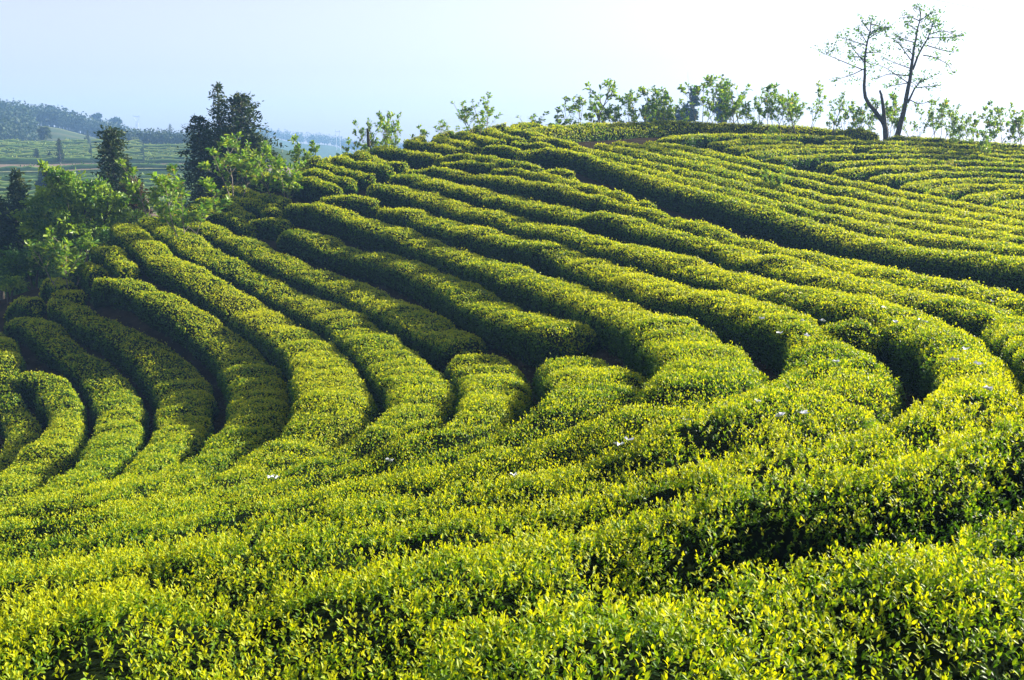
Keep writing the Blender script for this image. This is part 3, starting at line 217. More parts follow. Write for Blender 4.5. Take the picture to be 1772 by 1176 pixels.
('third tea hedge of the upper strip counted from its dark front face', 'hedges of the upper strip', 0.72, [[2.61,44.01,0.44],[3.31,43.31,0.29],[3.94,42.54,0.14],[4.51,41.72,-0.0],[5.08,40.91,-0.15],[5.69,40.13,-0.3],[6.32,39.35,-0.44],[6.89,38.54,-0.59],[7.44,37.72,-0.75],[8.03,36.92,-0.91],[8.7,36.19,-1.09],[9.47,35.58,-1.29],[10.28,35.03,-1.51],[11.05,34.42,-1.7],[11.63,33.63,-1.85],[11.99,32.71,-1.92],[12.24,31.74,-1.97],[12.51,30.77,-2.01],[12.84,29.82,-2.05],[13.13,28.86,-2.08],[13.33,27.88,-2.1],[13.44,26.88,-2.11],[13.67,25.92,-2.12],[13.97,24.98,-2.14],[14.26,24.02,-2.14],[14.56,23.07,-2.13],[14.86,22.11,-2.13],[15.16,21.16,-2.13],[15.46,20.2,-2.13],[15.75,19.25,-2.14],[16.05,18.29,-2.14],[16.35,17.34,-2.13],[16.65,16.38,-2.12]], [0.78,0.95,1.0,1.01,1.05,1.13,1.21,1.24,1.27,1.33,1.43,1.49,1.5,1.49,1.41,1.31,1.27,1.33,1.42,1.42,1.42,1.44,1.46,1.5,1.5,1.5,1.5,1.5,1.5,1.5,1.5,1.5,1.5]),
('fourth tea hedge of the upper strip, in the middle of the parallel lines', 'hedges of the upper strip', 0.72, [[3.55,44.84,0.55],[4.38,44.32,0.44],[5.06,43.61,0.3],[5.68,42.84,0.15],[6.3,42.07,0.0],[6.88,41.27,-0.15],[7.39,40.43,-0.31],[7.9,39.58,-0.47],[8.44,38.76,-0.63],[9.09,38.04,-0.81],[9.89,37.47,-1.01],[10.75,37.01,-1.22],[11.58,36.51,-1.42],[12.25,35.81,-1.59],[12.67,34.92,-1.69],[12.95,33.97,-1.76],[13.22,33.01,-1.83],[13.57,32.08,-1.88],[13.93,31.14,-1.93],[14.22,30.19,-1.97],[14.44,29.21,-2.01],[14.64,28.24,-2.04],[14.87,27.27,-2.06],[15.05,26.29,-2.06],[15.25,25.31,-2.07],[15.46,24.33,-2.08],[15.66,23.35,-2.08],[15.87,22.37,-2.08],[16.07,21.39,-2.09],[16.27,20.41,-2.09],[16.48,19.43,-2.1],[16.68,18.45,-2.1],[16.78,17.96,-2.1]], [0.67,1.25,1.46,1.49,1.46,1.41,1.41,1.45,1.48,1.5,1.5,1.5,1.5,1.48,1.42,1.37,1.34,1.34,1.32,1.3,1.27,1.25,1.39,1.5,1.5,1.5,1.5,1.5,1.5,1.5,1.5,1.5,1.5]),
('fifth tea hedge of the upper strip, next to the shaded rearmost one', 'hedges of the upper strip', 0.72, [[4.44,45.88,0.69],[5.29,45.35,0.57],[6.02,44.68,0.43],[6.7,43.94,0.28],[7.3,43.15,0.13],[7.82,42.3,-0.03],[8.33,41.44,-0.19],[8.89,40.62,-0.35],[9.62,39.98,-0.52],[10.52,39.57,-0.71],[11.41,39.14,-0.92],[12.24,38.61,-1.12],[12.91,37.9,-1.29],[13.39,37.03,-1.42],[13.73,36.08,-1.52],[14.02,35.12,-1.61],[14.3,34.15,-1.69],[14.61,33.19,-1.76],[14.9,32.22,-1.83],[15.21,31.26,-1.9],[15.5,30.29,-1.95],[15.68,29.3,-1.98],[15.78,28.3,-1.98],[15.9,27.3,-2.0],[16.02,26.31,-2.01],[16.14,25.32,-2.02],[16.26,24.33,-2.03],[16.37,23.33,-2.03],[16.49,22.34,-2.04],[16.61,21.35,-2.05],[16.73,20.35,-2.05],[16.85,19.36,-2.06]], [1.4,1.32,1.42,1.49,1.48,1.43,1.4,1.44,1.49,1.5,1.5,1.5,1.46,1.39,1.38,1.39,1.4,1.38,1.34,1.29,1.22,1.18,1.16,1.16,1.16,1.16,1.16,1.16,1.16,1.16,1.16,1.16]),
('rearmost tea hedge of the upper strip, shaded dark green along the plateau edge', 'hedges of the upper strip', 0.72, [[5.91,46.32,0.7],[6.81,45.89,0.59],[7.59,45.32,0.46],[8.18,44.54,0.31],[8.75,43.73,0.15],[9.33,42.92,-0.0],[9.99,42.2,-0.17],[10.82,41.69,-0.36],[11.72,41.29,-0.55],[12.58,40.82,-0.74],[13.3,40.17,-0.91],[13.83,39.34,-1.07],[14.25,38.43,-1.2],[14.6,37.5,-1.32],[14.96,36.57,-1.43],[15.3,35.63,-1.53],[15.57,34.67,-1.62],[15.84,33.71,-1.7],[16.25,32.81,-1.8],[16.57,31.9,-1.86],[16.64,30.9,-1.88],[16.65,29.9,-1.89],[16.67,28.9,-1.92],[16.69,27.9,-1.94],[16.71,26.9,-1.95],[16.73,25.9,-1.97],[16.76,24.9,-1.98],[16.78,23.9,-1.99],[16.8,22.9,-2.0],[16.82,21.9,-2.0],[16.84,20.9,-2.01]], [1.2,1.4,1.49,1.49,1.42,1.42,1.48,1.5,1.48,1.38,1.17,1.05,1.0,1.0,1.07,1.08,1.07,1.11,1.32,1.43,1.31,1.1,1.1,1.1,1.1,1.1,1.1,1.1,1.1,1.1,1.1]),
("lowest lit tea hedge on the hill's left shoulder, behind thin twiggy saplings", "hedges on the hill's left shoulder", 0.72, [[-11.06,44.11,-0.67],[-10.42,43.28,-0.66],[-9.83,42.42,-0.69],[-9.26,41.54,-0.73],[-8.68,40.67,-0.78],[-8.02,39.85,-0.82],[-7.27,39.13,-0.91],[-6.47,38.48,-1.09]], [1.23,1.15,0.9,0.7,0.68,0.76,0.82,0.63]),
("tea hedge second from the bottom on the hill's left shoulder", "hedges on the hill's left shoulder", 0.72, [[-8.12,43.63,0.05],[-8.54,43.45,-0.06],[-8.84,43.2,-0.18],[-8.95,42.85,-0.28],[-8.87,42.42,-0.36],[-8.67,41.98,-0.42],[-8.42,41.55,-0.46],[-8.13,41.14,-0.49],[-7.8,40.76,-0.52],[-7.43,40.43,-0.57],[-7.02,40.14,-0.64],[-6.6,39.88,-0.71],[-6.18,39.61,-0.8]], [0.62,0.74,0.81,0.81,0.76,0.7,0.67,0.68,0.71,0.76,0.81,0.85,0.87]),
("tea hedge third from the bottom on the hill's left shoulder", "hedges on the hill's left shoulder", 0.72, [[-7.47,43.47,0.05],[-7.75,43.04,-0.04],[-7.93,42.61,-0.13],[-7.91,42.18,-0.22],[-7.67,41.8,-0.28],[-7.28,41.49,-0.34],[-6.82,41.25,-0.4],[-6.36,41.02,-0.47],[-5.92,40.75,-0.56],[-5.51,40.44,-0.66]], [0.62,0.65,0.68,0.71,0.74,0.79,0.84,0.84,0.76,0.62]),
("tea hedge fourth from the bottom on the hill's left shoulder", "hedges on the hill's left shoulder", 0.72, [[-7.08,44.33,0.2],[-7.23,43.87,0.12],[-7.27,43.41,0.04],[-7.17,42.95,-0.05],[-6.94,42.54,-0.13],[-6.59,42.23,-0.21],[-6.16,42.04,-0.27],[-5.68,41.92,-0.32],[-5.22,41.77,-0.38],[-4.78,41.56,-0.44]], [0.62,0.63,0.65,0.71,0.78,0.85,0.88,0.84,0.75,0.62]),
('tea hedge on the left shoulder just below the clump of dark trunked saplings', "hedges on the hill's left shoulder", 0.72, [[-6.34,45.18,0.33],[-6.66,44.83,0.28],[-6.82,44.42,0.21],[-6.74,44.02,0.13],[-6.45,43.69,0.06],[-6.05,43.43,-0.0],[-5.61,43.16,-0.07],[-5.16,42.89,-0.15],[-4.72,42.61,-0.22],[-4.28,42.32,-0.29]], [0.68,0.66,0.66,0.71,0.81,0.92,0.97,0.92,0.79,0.62]),
('thick dark sided tea hedge under the left skyline sapling clump', "hedges on the hill's left shoulder", 0.72, [[-5.24,46.96,0.63],[-5.68,46.82,0.61],[-5.98,46.54,0.56],[-6.04,46.14,0.49],[-5.86,45.77,0.42],[-5.49,45.48,0.36],[-5.03,45.26,0.32],[-4.56,45.03,0.28],[-4.12,44.77,0.23],[-3.73,44.44,0.18],[-3.39,44.06,0.12],[-3.09,43.64,0.05]], [0.74,0.92,0.99,0.96,0.92,0.98,1.09,1.16,1.1,0.93,0.76,0.62]),
('tea hedge on the skyline just right of the left sapling clump', "hedges on the hill's left shoulder", 0.72, [[-4.06,48.83,1.01],[-4.47,48.59,0.95],[-4.74,48.24,0.87],[-4.77,47.82,0.79],[-4.55,47.4,0.73],[-4.2,47.02,0.67],[-3.81,46.65,0.62],[-3.46,46.25,0.56],[-3.13,45.82,0.51],[-2.83,45.38,0.45],[-2.54,44.93,0.39],[-2.26,44.47,0.32]], [0.62,0.79,0.88,0.9,0.89,0.88,0.88,0.86,0.81,0.76,0.7,0.65]),
('tea hedge on the skyline below the bare twigs', "hedges on the hill's left shoulder", 0.72, [[-2.7,49.53,1.27],[-3.11,49.32,1.19],[-3.41,49.02,1.1],[-3.53,48.61,1.01],[-3.45,48.17,0.94],[-3.25,47.73,0.87],[-2.99,47.3,0.82],[-2.72,46.88,0.76],[-2.45,46.45,0.71],[-2.21,46.01,0.66],[-1.98,45.57,0.6],[-1.77,45.11,0.54],[-1.55,44.66,0.48]], [0.62,0.63,0.66,0.72,0.8,0.87,0.9,0.87,0.83,0.78,0.73,0.68,0.62]),
('tea hedge on the skyline left of the lone sapling', "hedges on the hill's left shoulder", 0.72, [[-1.44,49.84,1.5],[-2.23,49.45,1.32],[-2.41,48.67,1.15],[-2.03,47.79,1.04],[-1.55,46.9,0.94],[-1.08,46.02,0.84],[-0.63,45.13,0.73],[-0.41,44.68,0.68]], [0.64,0.68,0.81,0.91,0.88,0.84,0.71,0.62]),
('tea hedge wrapping the foot of the lone skyline sapling', "hedges on the hill's left shoulder", 0.72, [[-0.17,49.67,1.61],[-0.6,49.57,1.55],[-0.94,49.34,1.48],[-1.13,48.97,1.39],[-1.13,48.52,1.31],[-1.01,48.05,1.24],[-0.82,47.58,1.18],[-0.61,47.12,1.13],[-0.36,46.68,1.07],[-0.08,46.25,1.01],[0.23,45.86,0.94],[0.57,45.48,0.87]], [0.65,0.7,0.76,0.81,0.83,0.79,0.73,0.68,0.66,0.65,0.64,0.62]),
('last looped tea hedge before the long summit hedge begins', "hedges on the hill's left shoulder", 0.72, [[1.26,50.39,1.69],[0.93,49.98,1.64],[0.61,49.58,1.59],[0.35,49.14,1.52],[0.13,48.68,1.45],[-0.05,48.2,1.36],[-0.14,47.75,1.28],[-0.03,47.37,1.22],[0.3,47.1,1.16],[0.76,46.93,1.12],[1.26,46.79,1.06],[1.75,46.64,0.99]], [1.39,1.11,0.91,0.82,0.79,0.76,0.71,0.66,0.63,0.62,0.62,0.62]),
('short lit tea hedge below the summit, between lone sapling and summit hedge', 'short hedges under the summit', 0.72, [[-1.46,44.11,0.37],[-0.9,43.95,0.43],[-0.39,43.67,0.44],[0.08,43.29,0.39],[0.51,42.86,0.31]], [0.62,0.69,0.72,0.69,0.62]),
('short tea hedge just below the left end of the summit hedge', 'short hedges under the summit', 0.72, [[-0.2,44.55,0.67],[0.22,44.73,0.72],[0.65,44.79,0.72],[1.08,44.66,0.67],[1.49,44.4,0.59],[1.86,44.06,0.49]], [0.62,0.64,0.67,0.69,0.68,0.62]),
('short pointed tea hedge against the bare soil under the summit hedge', 'short hedges under the summit', 0.72, [[0.8,45.42,0.84],[1.16,45.82,0.89],[1.54,46.08,0.9],[1.95,46.09,0.88],[2.34,45.84,0.8],[2.66,45.44,0.71],[2.92,44.97,0.6]], [0.62,0.63,0.66,0.72,0.76,0.73,0.62]),
("small lit tea hedge in the upper middle, left above the upper strip's tip", 'short hedges under the summit', 0.72, [[-3.46,43.53,0.0],[-2.94,43.64,0.07],[-2.43,43.59,0.11],[-1.95,43.37,0.13],[-1.52,43.03,0.11],[-1.15,42.62,0.07],[-0.84,42.17,0.01],[-0.57,41.68,-0.07]], [0.62,0.65,0.69,0.74,0.75,0.71,0.66,0.62]),
('small lit tea hedge below the upper middle one, above long slope hedges', 'short hedges under the summit', 0.72, [[-3.17,42.38,-0.24],[-2.63,42.33,-0.2],[-2.11,42.2,-0.17],[-1.64,41.96,-0.17],[-1.23,41.62,-0.2],[-0.88,41.21,-0.25],[-0.56,40.77,-0.32]], [0.62,0.7,0.73,0.7,0.66,0.63,0.62]),
("short tea hedge left of the upper strip's rounded tip", 'short hedges under the summit', 0.72, [[-0.96,41.92,-0.07],[-0.47,41.62,-0.08],[-0.01,41.27,-0.12],[0.42,40.88,-0.19],[0.83,40.47,-0.27],[1.24,40.05,-0.36]], [0.62,0.63,0.65,0.66,0.65,0.62]),
("stubby tea hedge touching the upper strip's front face near its tip", 'short hedges under the summit', 0.72, [[1.04,39.39,-0.53],[1.57,39.34,-0.51],[2.04,39.07,-0.54],[2.43,38.62,-0.61]], [0.62,0.65,0.69,0.74]),
('dark shaded tea hedge squeezed under the steep face of the upper strip', 'short hedges under the summit', 0.72, [[-0.95,40.57,-0.43],[-0.06,40.23,-0.41],[0.68,39.57,-0.52],[1.31,38.79,-0.65],[1.88,37.96,-0.78],[2.39,37.1,-0.91],[2.89,36.23,-1.04],[3.38,35.35,-1.16],[3.8,34.44,-1.29],[4.2,33.52,-1.42],[4.58,32.59,-1.55]], [0.62,0.69,0.68,0.71,0.81,0.81,0.79,0.77,0.7,0.64,0.62]),
('shaded tea hedge directly under the left shoulder, behind the leaning sapling', 'short hedges at the lower left slope', 0.72, [[-12.04,43.15,-1.17],[-11.75,42.72,-1.2],[-11.46,42.29,-1.23],[-11.17,41.86,-1.26],[-10.88,41.43,-1.29],[-10.58,41.0,-1.32],[-10.29,40.57,-1.35],[-9.99,40.14,-1.38],[-9.69,39.72,-1.41],[-9.38,39.3,-1.43],[-9.06,38.89,-1.46],[-8.74,38.48,-1.5],[-8.41,38.08,-1.53]], [1.41,1.22,1.02,0.85,0.75,0.7,0.68,0.66,0.64,0.63,0.62,0.62,0.62]),
('dark tea hedge second below the left shoulder, in full shade', 'short hedges at the lower left slope', 0.72, [[-11.69,41.42,-1.47],[-11.39,40.98,-1.52],[-11.08,40.54,-1.56],[-10.77,40.11,-1.59],[-10.45,39.69,-1.63],[-10.11,39.28,-1.65],[-9.76,38.87,-1.68],[-9.41,38.48,-1.7],[-9.05,38.08,-1.73],[-8.68,37.69,-1.75]], [0.67,0.65,0.63,0.63,0.63,0.62,0.62,0.62,0.62,0.62]),
("shaded tea hedge starting at the leafy sapling's foot below the shoulder", 'short hedges at the lower left slope', 0.72, [[-12.92,41.92,-1.54],[-12.58,41.5,-1.58],[-12.24,41.08,-1.62],[-11.91,40.66,-1.66],[-11.58,40.23,-1.7],[-11.26,39.8,-1.75],[-10.95,39.36,-1.81],[-10.65,38.91,-1.86],[-10.35,38.47,-1.92],[-10.05,38.02,-1.98],[-9.75,37.58,-2.05]], [1.38,1.07,0.83,0.7,0.64,0.63,0.64,0.64,0.63,0.63,0.62]),
("smallest shaded tea hedge clump beside the long lit hedge's left end", 'short hedges at the lower left slope', 0.72, [[-9.38,37.84,-1.89],[-8.98,37.66,-1.84],[-8.6,37.42,-1.82]], [0.62,0.62,0.62]),
("lit pillow shaped tea hedge left of the blunt nosed hedge's start", 'short hedges at the lower left slope', 0.72, [[-9.77,36.54,-2.33],[-9.52,36.83,-2.21],[-9.2,36.88,-2.14],[-8.81,36.66,-2.15],[-8.41,36.32,-2.19],[-8.01,35.94,-2.25]], [0.62,0.65,0.69,0.74,0.74,0.68]),
('short bright tea hedge alone below the left shoulder loops', 'short hedges under the summit', 0.72, [[-7.32,37.44,-1.48],[-6.87,37.68,-1.37],[-6.38,37.78,-1.33],[-5.87,37.7,-1.37],[-5.38,37.49,-1.47],[-4.9,37.22,-1.58]], [0.62,0.73,0.82,0.84,0.77,0.62]),
('long tall tea hedge along the summit skyline with black shaded face', 'hedges on the right plateau', 1.15, [[0.5,46.69,1.1],[0.99,47.57,1.22],[1.58,48.38,1.32],[2.23,49.16,1.4],[2.92,49.91,1.47],[3.61,50.64,1.53],[4.37,51.3,1.59],[5.2,51.9,1.62],[6.03,52.48,1.66],[6.87,53.04,1.69],[7.74,53.58,1.72],[8.6,54.1,1.75],[9.52,54.53,1.76],[10.48,54.84,1.75],[11.46,55.12,1.74],[12.44,55.36,1.72],[13.44,55.52,1.68],[14.44,55.68,1.64],[15.44,55.74,1.59],[16.39,55.47,1.51],[17.2,54.89,1.43],[17.84,54.11,1.35],[18.35,53.25,1.26],[18.89,52.39,1.17]], [0.62,0.81,1.17,1.38,1.46,1.5,1.5,1.5,1.5,1.5,1.5,1.5,1.5,1.5,1.5,1.5,1.5,1.5,1.5,1.5,1.5,1.5,1.39,0.96]),
('tea hedge right below the summit hedge, left half of the plateau', 'hedges on the right plateau', 0.62, [[7.14,47.52,0.82],[7.76,48.34,0.92],[8.51,49.02,0.98],[9.36,49.61,1.03],[10.26,50.11,1.06],[11.22,50.47,1.06],[12.18,50.86,1.05],[13.11,51.32,1.05],[14.04,51.77,1.05],[15.02,52.1,1.05],[16.03,52.14,1.03],[16.98,51.79,1.0],[17.42,51.53,0.98]], [1.45,1.49,1.5,1.5,1.5,1.5,1.5,1.5,1.5,1.5,1.5,1.5,1.5]),
('tea hedge at the right skyline beyond the two tall trees', 'hedges on the right plateau', 0.62, [[19.08,51.28,0.98],[19.96,51.79,0.96],[20.83,52.34,0.95],[21.74,52.75,0.92],[22.7,52.75,0.85],[23.45,52.17,0.77],[23.9,51.27,0.7],[24.25,50.32,0.64],[24.78,49.65,0.57],[25.59,49.85,0.52],[26.37,50.49,0.49],[27.13,51.18,0.46],[27.89,51.86,0.43],[28.66,52.52,0.4],[29.44,53.18,0.32],[30.2,53.82,0.19],[30.96,54.47,0.08],[31.72,55.12,-0.01],[32.48,55.77,-0.08],[33.24,56.42,-0.15],[34.0,57.07,-0.2],[34.77,57.71,-0.25],[35.53,58.36,-0.29],[35.91,58.69,-0.31]], [1.02,1.06,1.21,1.4,1.47,1.37,1.17,1.04,0.91,0.72,0.67,0.75,1.02,1.37,1.5,1.5,1.5,1.5,1.5,1.5,1.5,1.5,1.5,1.5]),
("short tea hedge second below the summit hedge, plateau's left end", 'hedges on the right plateau', 0.62, [[9.29,46.98,0.63],[9.69,47.3,0.66],[10.09,47.62,0.69],[10.51,47.92,0.71],[10.95,48.19,0.72],[11.4,48.44,0.73],[11.85,48.68,0.74],[12.3,48.92,0.74],[12.77,49.13,0.73],[13.26,49.29,0.71],[13.76,49.4,0.69],[14.26,49.49,0.67]], [1.35,1.33,1.31,1.28,1.24,1.2,1.16,1.1,1.04,0.97,0.9,0.83]),
('tea hedge in front of the right skyline hedge, behind the dark shrub', 'hedges on the right plateau', 0.62, [[15.25,50.15,0.73],[16.26,50.06,0.73],[17.22,49.75,0.72],[18.18,49.58,0.71],[19.1,49.93,0.69],[19.96,50.47,0.69],[20.86,50.95,0.67],[21.82,51.15,0.63],[22.68,50.78,0.57],[23.2,49.95,0.51],[23.51,48.98,0.45],[23.97,48.2,0.38],[24.76,48.28,0.32],[25.57,48.88,0.28],[26.36,49.54,0.25],[27.15,50.19,0.21],[27.96,50.82,0.17],[28.74,51.43,0.2],[29.53,52.05,0.2],[30.32,52.66,0.12],[31.11,53.28,-0.0],[31.9,53.9,-0.11],[32.68,54.51,-0.21],[33.47,55.13,-0.29],[34.26,55.75,-0.36],[35.05,56.36,-0.42]], [1.07,1.3,1.28,1.11,1.0,1.02,1.12,1.26,1.2,1.06,0.99,0.84,0.67,0.62,0.63,0.66,0.74,0.74,0.74,0.74,0.74,0.74,0.74,0.74,0.74,0.74]),
('long plateau tea hedge running across below the two tall trees', 'hedges on the right plateau', 0.62, [[9.61,45.29,0.36],[10.38,45.93,0.41],[11.14,46.59,0.46],[11.94,47.19,0.48],[12.77,47.76,0.5],[13.63,48.27,0.51],[14.57,48.62,0.51],[15.55,48.66,0.51],[16.51,48.42,0.49],[17.47,48.19,0.48],[18.41,48.38,0.46],[19.3,48.83,0.44],[20.2,49.28,0.42],[21.15,49.49,0.39],[22.01,49.17,0.34],[22.57,48.37,0.29],[22.98,47.47,0.24],[23.63,46.98,0.19],[24.46,47.31,0.15],[25.25,47.93,0.11],[26.03,48.57,0.08],[26.83,49.18,0.05],[27.63,49.78,0.06],[28.43,50.38,0.11],[29.23,50.99,0.15],[30.02,51.59,0.15],[30.82,52.19,0.09],[31.62,52.8,-0.01],[32.41,53.4,-0.12],[33.21,54.01,-0.21],[34.01,54.61,-0.29],[34.41,54.91,-0.33]], [1.14,1.06,1.0,0.95,0.94,0.93,0.95,1.09,1.11,0.91,0.73,0.73,0.87,1.02,1.04,0.92,0.8,0.69,0.63,0.62,0.62,0.62,0.62,0.62,0.62,0.62,0.62,0.62,0.62,0.62,0.62,0.62]),
('short tea hedge piece on the plateau left of the middle', 'hedges on the right plateau', 0.62, [[10.1,44.0,0.12],[10.83,44.72,0.18],[11.55,45.45,0.23],[12.3,46.14,0.27],[13.13,46.75,0.29],[14.02,47.24,0.31],[15.0,47.41,0.31],[16.0,47.23,0.29]], [1.06,0.99,0.98,0.96,0.95,0.99,0.96,0.62]),
("tea hedge on the plateau by the dark leaning shrub's foot", 'hedges on the right plateau', 0.62, [[16.44,46.93,0.26],[17.44,47.1,0.28],[18.37,47.53,0.28],[19.3,47.99,0.26],[20.27,48.33,0.24],[21.22,48.24,0.2],[21.92,47.57,0.15],[22.44,46.68,0.1],[23.14,46.15,0.06],[24.03,46.42,0.01],[24.87,47.02,-0.03],[25.7,47.64,-0.07],[26.56,48.22,-0.11],[27.38,48.79,-0.02],[28.2,49.36,0.06],[29.02,49.93,0.12],[29.84,50.5,0.17],[30.66,51.07,0.17],[31.48,51.64,0.12],[32.3,52.22,0.05],[33.12,52.79,-0.04],[33.94,53.36,-0.12]], [0.62,0.74,0.72,0.71,0.83,0.94,0.87,0.83,0.77,0.67,0.62,0.62,0.62,0.62,0.62,0.62,0.62,0.62,0.62,0.62,0.62,0.62]),
('long plateau tea hedge, fifth left end counted down the staggered ends', 'hedges on the right plateau', 0.62, [[11.15,43.48,-0.07],[11.86,44.22,-0.03],[12.59,44.93,0.02],[13.44,45.5,0.05],[14.37,45.9,0.07],[15.36,46.02,0.08],[16.38,45.98,0.09],[17.37,46.16,0.1],[18.31,46.55,0.08],[19.25,46.96,0.07],[20.22,47.19,0.04],[21.07,46.87,0.01],[21.64,46.06,-0.04],[22.2,45.26,-0.09],[23.03,45.09,-0.14],[23.92,45.52,-0.19],[24.78,46.07,-0.24],[25.67,46.58,-0.29],[26.53,47.08,-0.18],[27.39,47.59,-0.07],[28.25,48.1,0.03],[29.12,48.61,0.11],[29.98,49.11,0.18],[30.84,49.62,0.23],[31.7,50.13,0.23],[32.56,50.64,0.21],[33.42,51.14,0.17]], [1.0,0.98,1.01,1.09,1.18,1.12,0.93,0.81,0.78,0.84,0.95,0.98,0.96,0.97,0.86,0.72,0.68,0.75,0.75,0.75,0.75,0.75,0.75,0.75,0.75,0.75,0.75]),
('plateau tea hedge whose left end is sixth down the staggered edge', 'hedges on the right plateau', 0.62, [[13.33,43.33,-0.34],[14.13,43.93,-0.27],[15.04,44.21,-0.23],[16.03,44.28,-0.21],[16.96,44.62,-0.18],[17.85,45.11,-0.16],[18.78,45.49,-0.17],[19.75,45.61,-0.2],[20.58,45.19,-0.23],[21.2,44.41,-0.27],[21.96,43.89,-0.31],[22.89,44.03,-0.37],[23.8,44.45,-0.42],[24.73,44.84,-0.48],[25.65,45.24,-0.39],[26.57,45.64,-0.29],[27.48,46.04,-0.18],[28.4,46.44,-0.08],[29.32,46.84,0.02],[30.23,47.24,0.1],[31.15,47.64,0.17],[32.07,48.04,0.22],[32.98,48.44,0.24]], [1.1,1.16,1.14,1.03,1.0,1.03,1.09,1.23,1.24,1.18,1.12,0.95,0.85,0.91,0.91,0.91,0.91,0.91,0.91,0.91,0.91,0.91,0.91]),
('plateau tea hedge beside the orange leaved shoot, seventh staggered end', 'hedges on the right plateau', 0.62, [[13.47,41.77,-0.64],[14.19,42.45,-0.53],[15.06,42.87,-0.46],[16.03,43.12,-0.43],[16.99,43.45,-0.42],[17.93,43.82,-0.42],[18.88,43.97,-0.45],[19.74,43.58,-0.48],[20.47,42.9,-0.51],[21.34,42.52,-0.55],[22.31,42.64,-0.6],[23.27,42.92,-0.65],[24.24,43.17,-0.66],[25.21,43.43,-0.61],[26.17,43.69,-0.54],[27.14,43.95,-0.46],[28.1,44.21,-0.38],[29.07,44.48,-0.29],[30.04,44.74,-0.2],[31.0,45.0,-0.12],[31.97,45.26,-0.05],[32.45,45.39,-0.02]], [1.16,1.14,1.13,1.05,1.0,1.08,1.2,1.16,1.07,1.06,1.07,1.1,1.14,1.14,1.14,1.14,1.14,1.14,1.14,1.14,1.14,1.14]),
('plateau tea hedge with thick rounded left end, eighth down the staggered edge', 'hedges on the right plateau', 0.62, [[14.38,40.19,-0.93],[15.1,40.89,-0.81],[15.95,41.44,-0.73],[16.85,41.93,-0.69],[17.77,42.36,-0.67],[18.73,42.54,-0.66],[19.59,42.15,-0.67],[20.37,41.55,-0.71],[21.33,41.35,-0.77],[22.35,41.38,-0.83],[23.35,41.36,-0.88],[24.35,41.36,-0.91],[25.35,41.37,-0.92],[26.35,41.37,-0.91],[27.35,41.37,-0.88],[28.35,41.38,-0.86],[29.35,41.38,-0.82],[30.35,41.39,-0.77],[31.35,41.39,-0.71],[31.85,41.39,-0.68]], [0.81,1.24,1.32,1.25,1.2,1.17,1.09,1.05,1.05,1.16,1.25,1.25,1.25,1.25,1.25,1.25,1.25,1.25,1.25,1.25]),
('plateau tea hedge fourth from the lower right corner of the plateau', 'hedges on the right plateau', 0.62, [[15.1,38.56,-1.18],[15.73,39.34,-1.07],[16.45,40.01,-0.99],[17.31,40.52,-0.94],[18.25,40.77,-0.9],[19.19,40.57,-0.89],[20.15,40.34,-0.91],[21.14,40.23,-0.95],[22.09,39.94,-1.01],[23.07,39.71,-1.07],[24.04,39.48,-1.12],[25.01,39.25,-1.16],[25.98,39.02,-1.18],[26.96,38.78,-1.2],[27.93,38.55,-1.21],[28.9,38.32,-1.21],[29.87,38.09,-1.19],[30.85,37.85,-1.15]], [0.75,1.06,1.22,1.33,1.4,1.31,1.13,1.1,1.28,1.28,1.28,1.28,1.28,1.28,1.28,1.28,1.28,1.28]),
('plateau tea hedge third from the lower right corner of the plateau', 'hedges on the right plateau', 0.62, [[15.62,37.42,-1.33],[16.27,38.18,-1.24],[17.04,38.79,-1.17],[17.96,39.07,-1.11],[18.96,39.09,-1.09],[19.94,39.01,-1.11],[20.81,38.59,-1.16],[21.61,38.0,-1.22],[22.47,37.49,-1.28],[23.33,36.97,-1.34],[24.18,36.45,-1.39],[25.04,35.94,-1.43],[25.89,35.42,-1.46],[26.75,34.9,-1.48],[27.61,34.39,-1.49],[28.46,33.87,-1.49],[28.89,33.61,-1.48]], [0.83,1.03,1.19,1.32,1.31,1.3,1.42,1.5,1.5,1.5,1.5,1.5,1.5,1.5,1.5,1.5,1.5]),
('plateau tea hedge second from the lower right corner of the plateau', 'hedges on the right plateau', 0.62, [[16.23,35.65,-1.51],[16.91,36.5,-1.42],[17.72,37.21,-1.34],[18.69,37.61,-1.3],[19.61,37.36,-1.33],[20.23,36.5,-1.36],[20.92,35.77,-1.43],[21.61,35.05,-1.5],[22.31,34.33,-1.55],[23.0,33.61,-1.6],[23.69,32.89,-1.63],[24.38,32.16,-1.66],[25.07,31.44,-1.67],[25.77,30.72,-1.68],[26.46,30.0,-1.67]], [0.81,1.24,1.41,1.41,1.45,1.5,1.5,1.5,1.5,1.5,1.5,1.5,1.5,1.5,1.5]),
('lowest plateau tea hedge, dark nose at the right frame edge', 'hedges on the right plateau', 0.62, [[16.68,34.1,-1.68],[17.32,34.9,-1.62],[18.06,35.54,-1.57],[18.78,35.48,-1.53],[19.23,34.65,-1.53],[19.85,33.86,-1.58],[20.47,33.07,-1.62],[21.08,32.29,-1.65],[21.7,31.5,-1.68],[22.32,30.72,-1.7],[22.94,29.93,-1.71],[23.56,29.14,-1.72],[24.18,28.36,-1.72],[24.79,27.57,-1.71]], [0.83,1.17,1.36,1.47,1.5,1.5,1.5,1.5,1.5,1.5,1.5,1.5,1.5,1.5]),
('small round tea hedge near the left frame edge below the dark shrubs', 'short hedges at the lower left slope', 0.72, [[-16.88,32.78,-4.76],[-16.66,32.96,-4.65],[-16.35,32.87,-4.57],[-15.99,32.53,-4.53],[-15.64,32.1,-4.52],[-15.29,31.66,-4.53]], [1.18,1.04,0.94,0.87,0.77,0.62]),
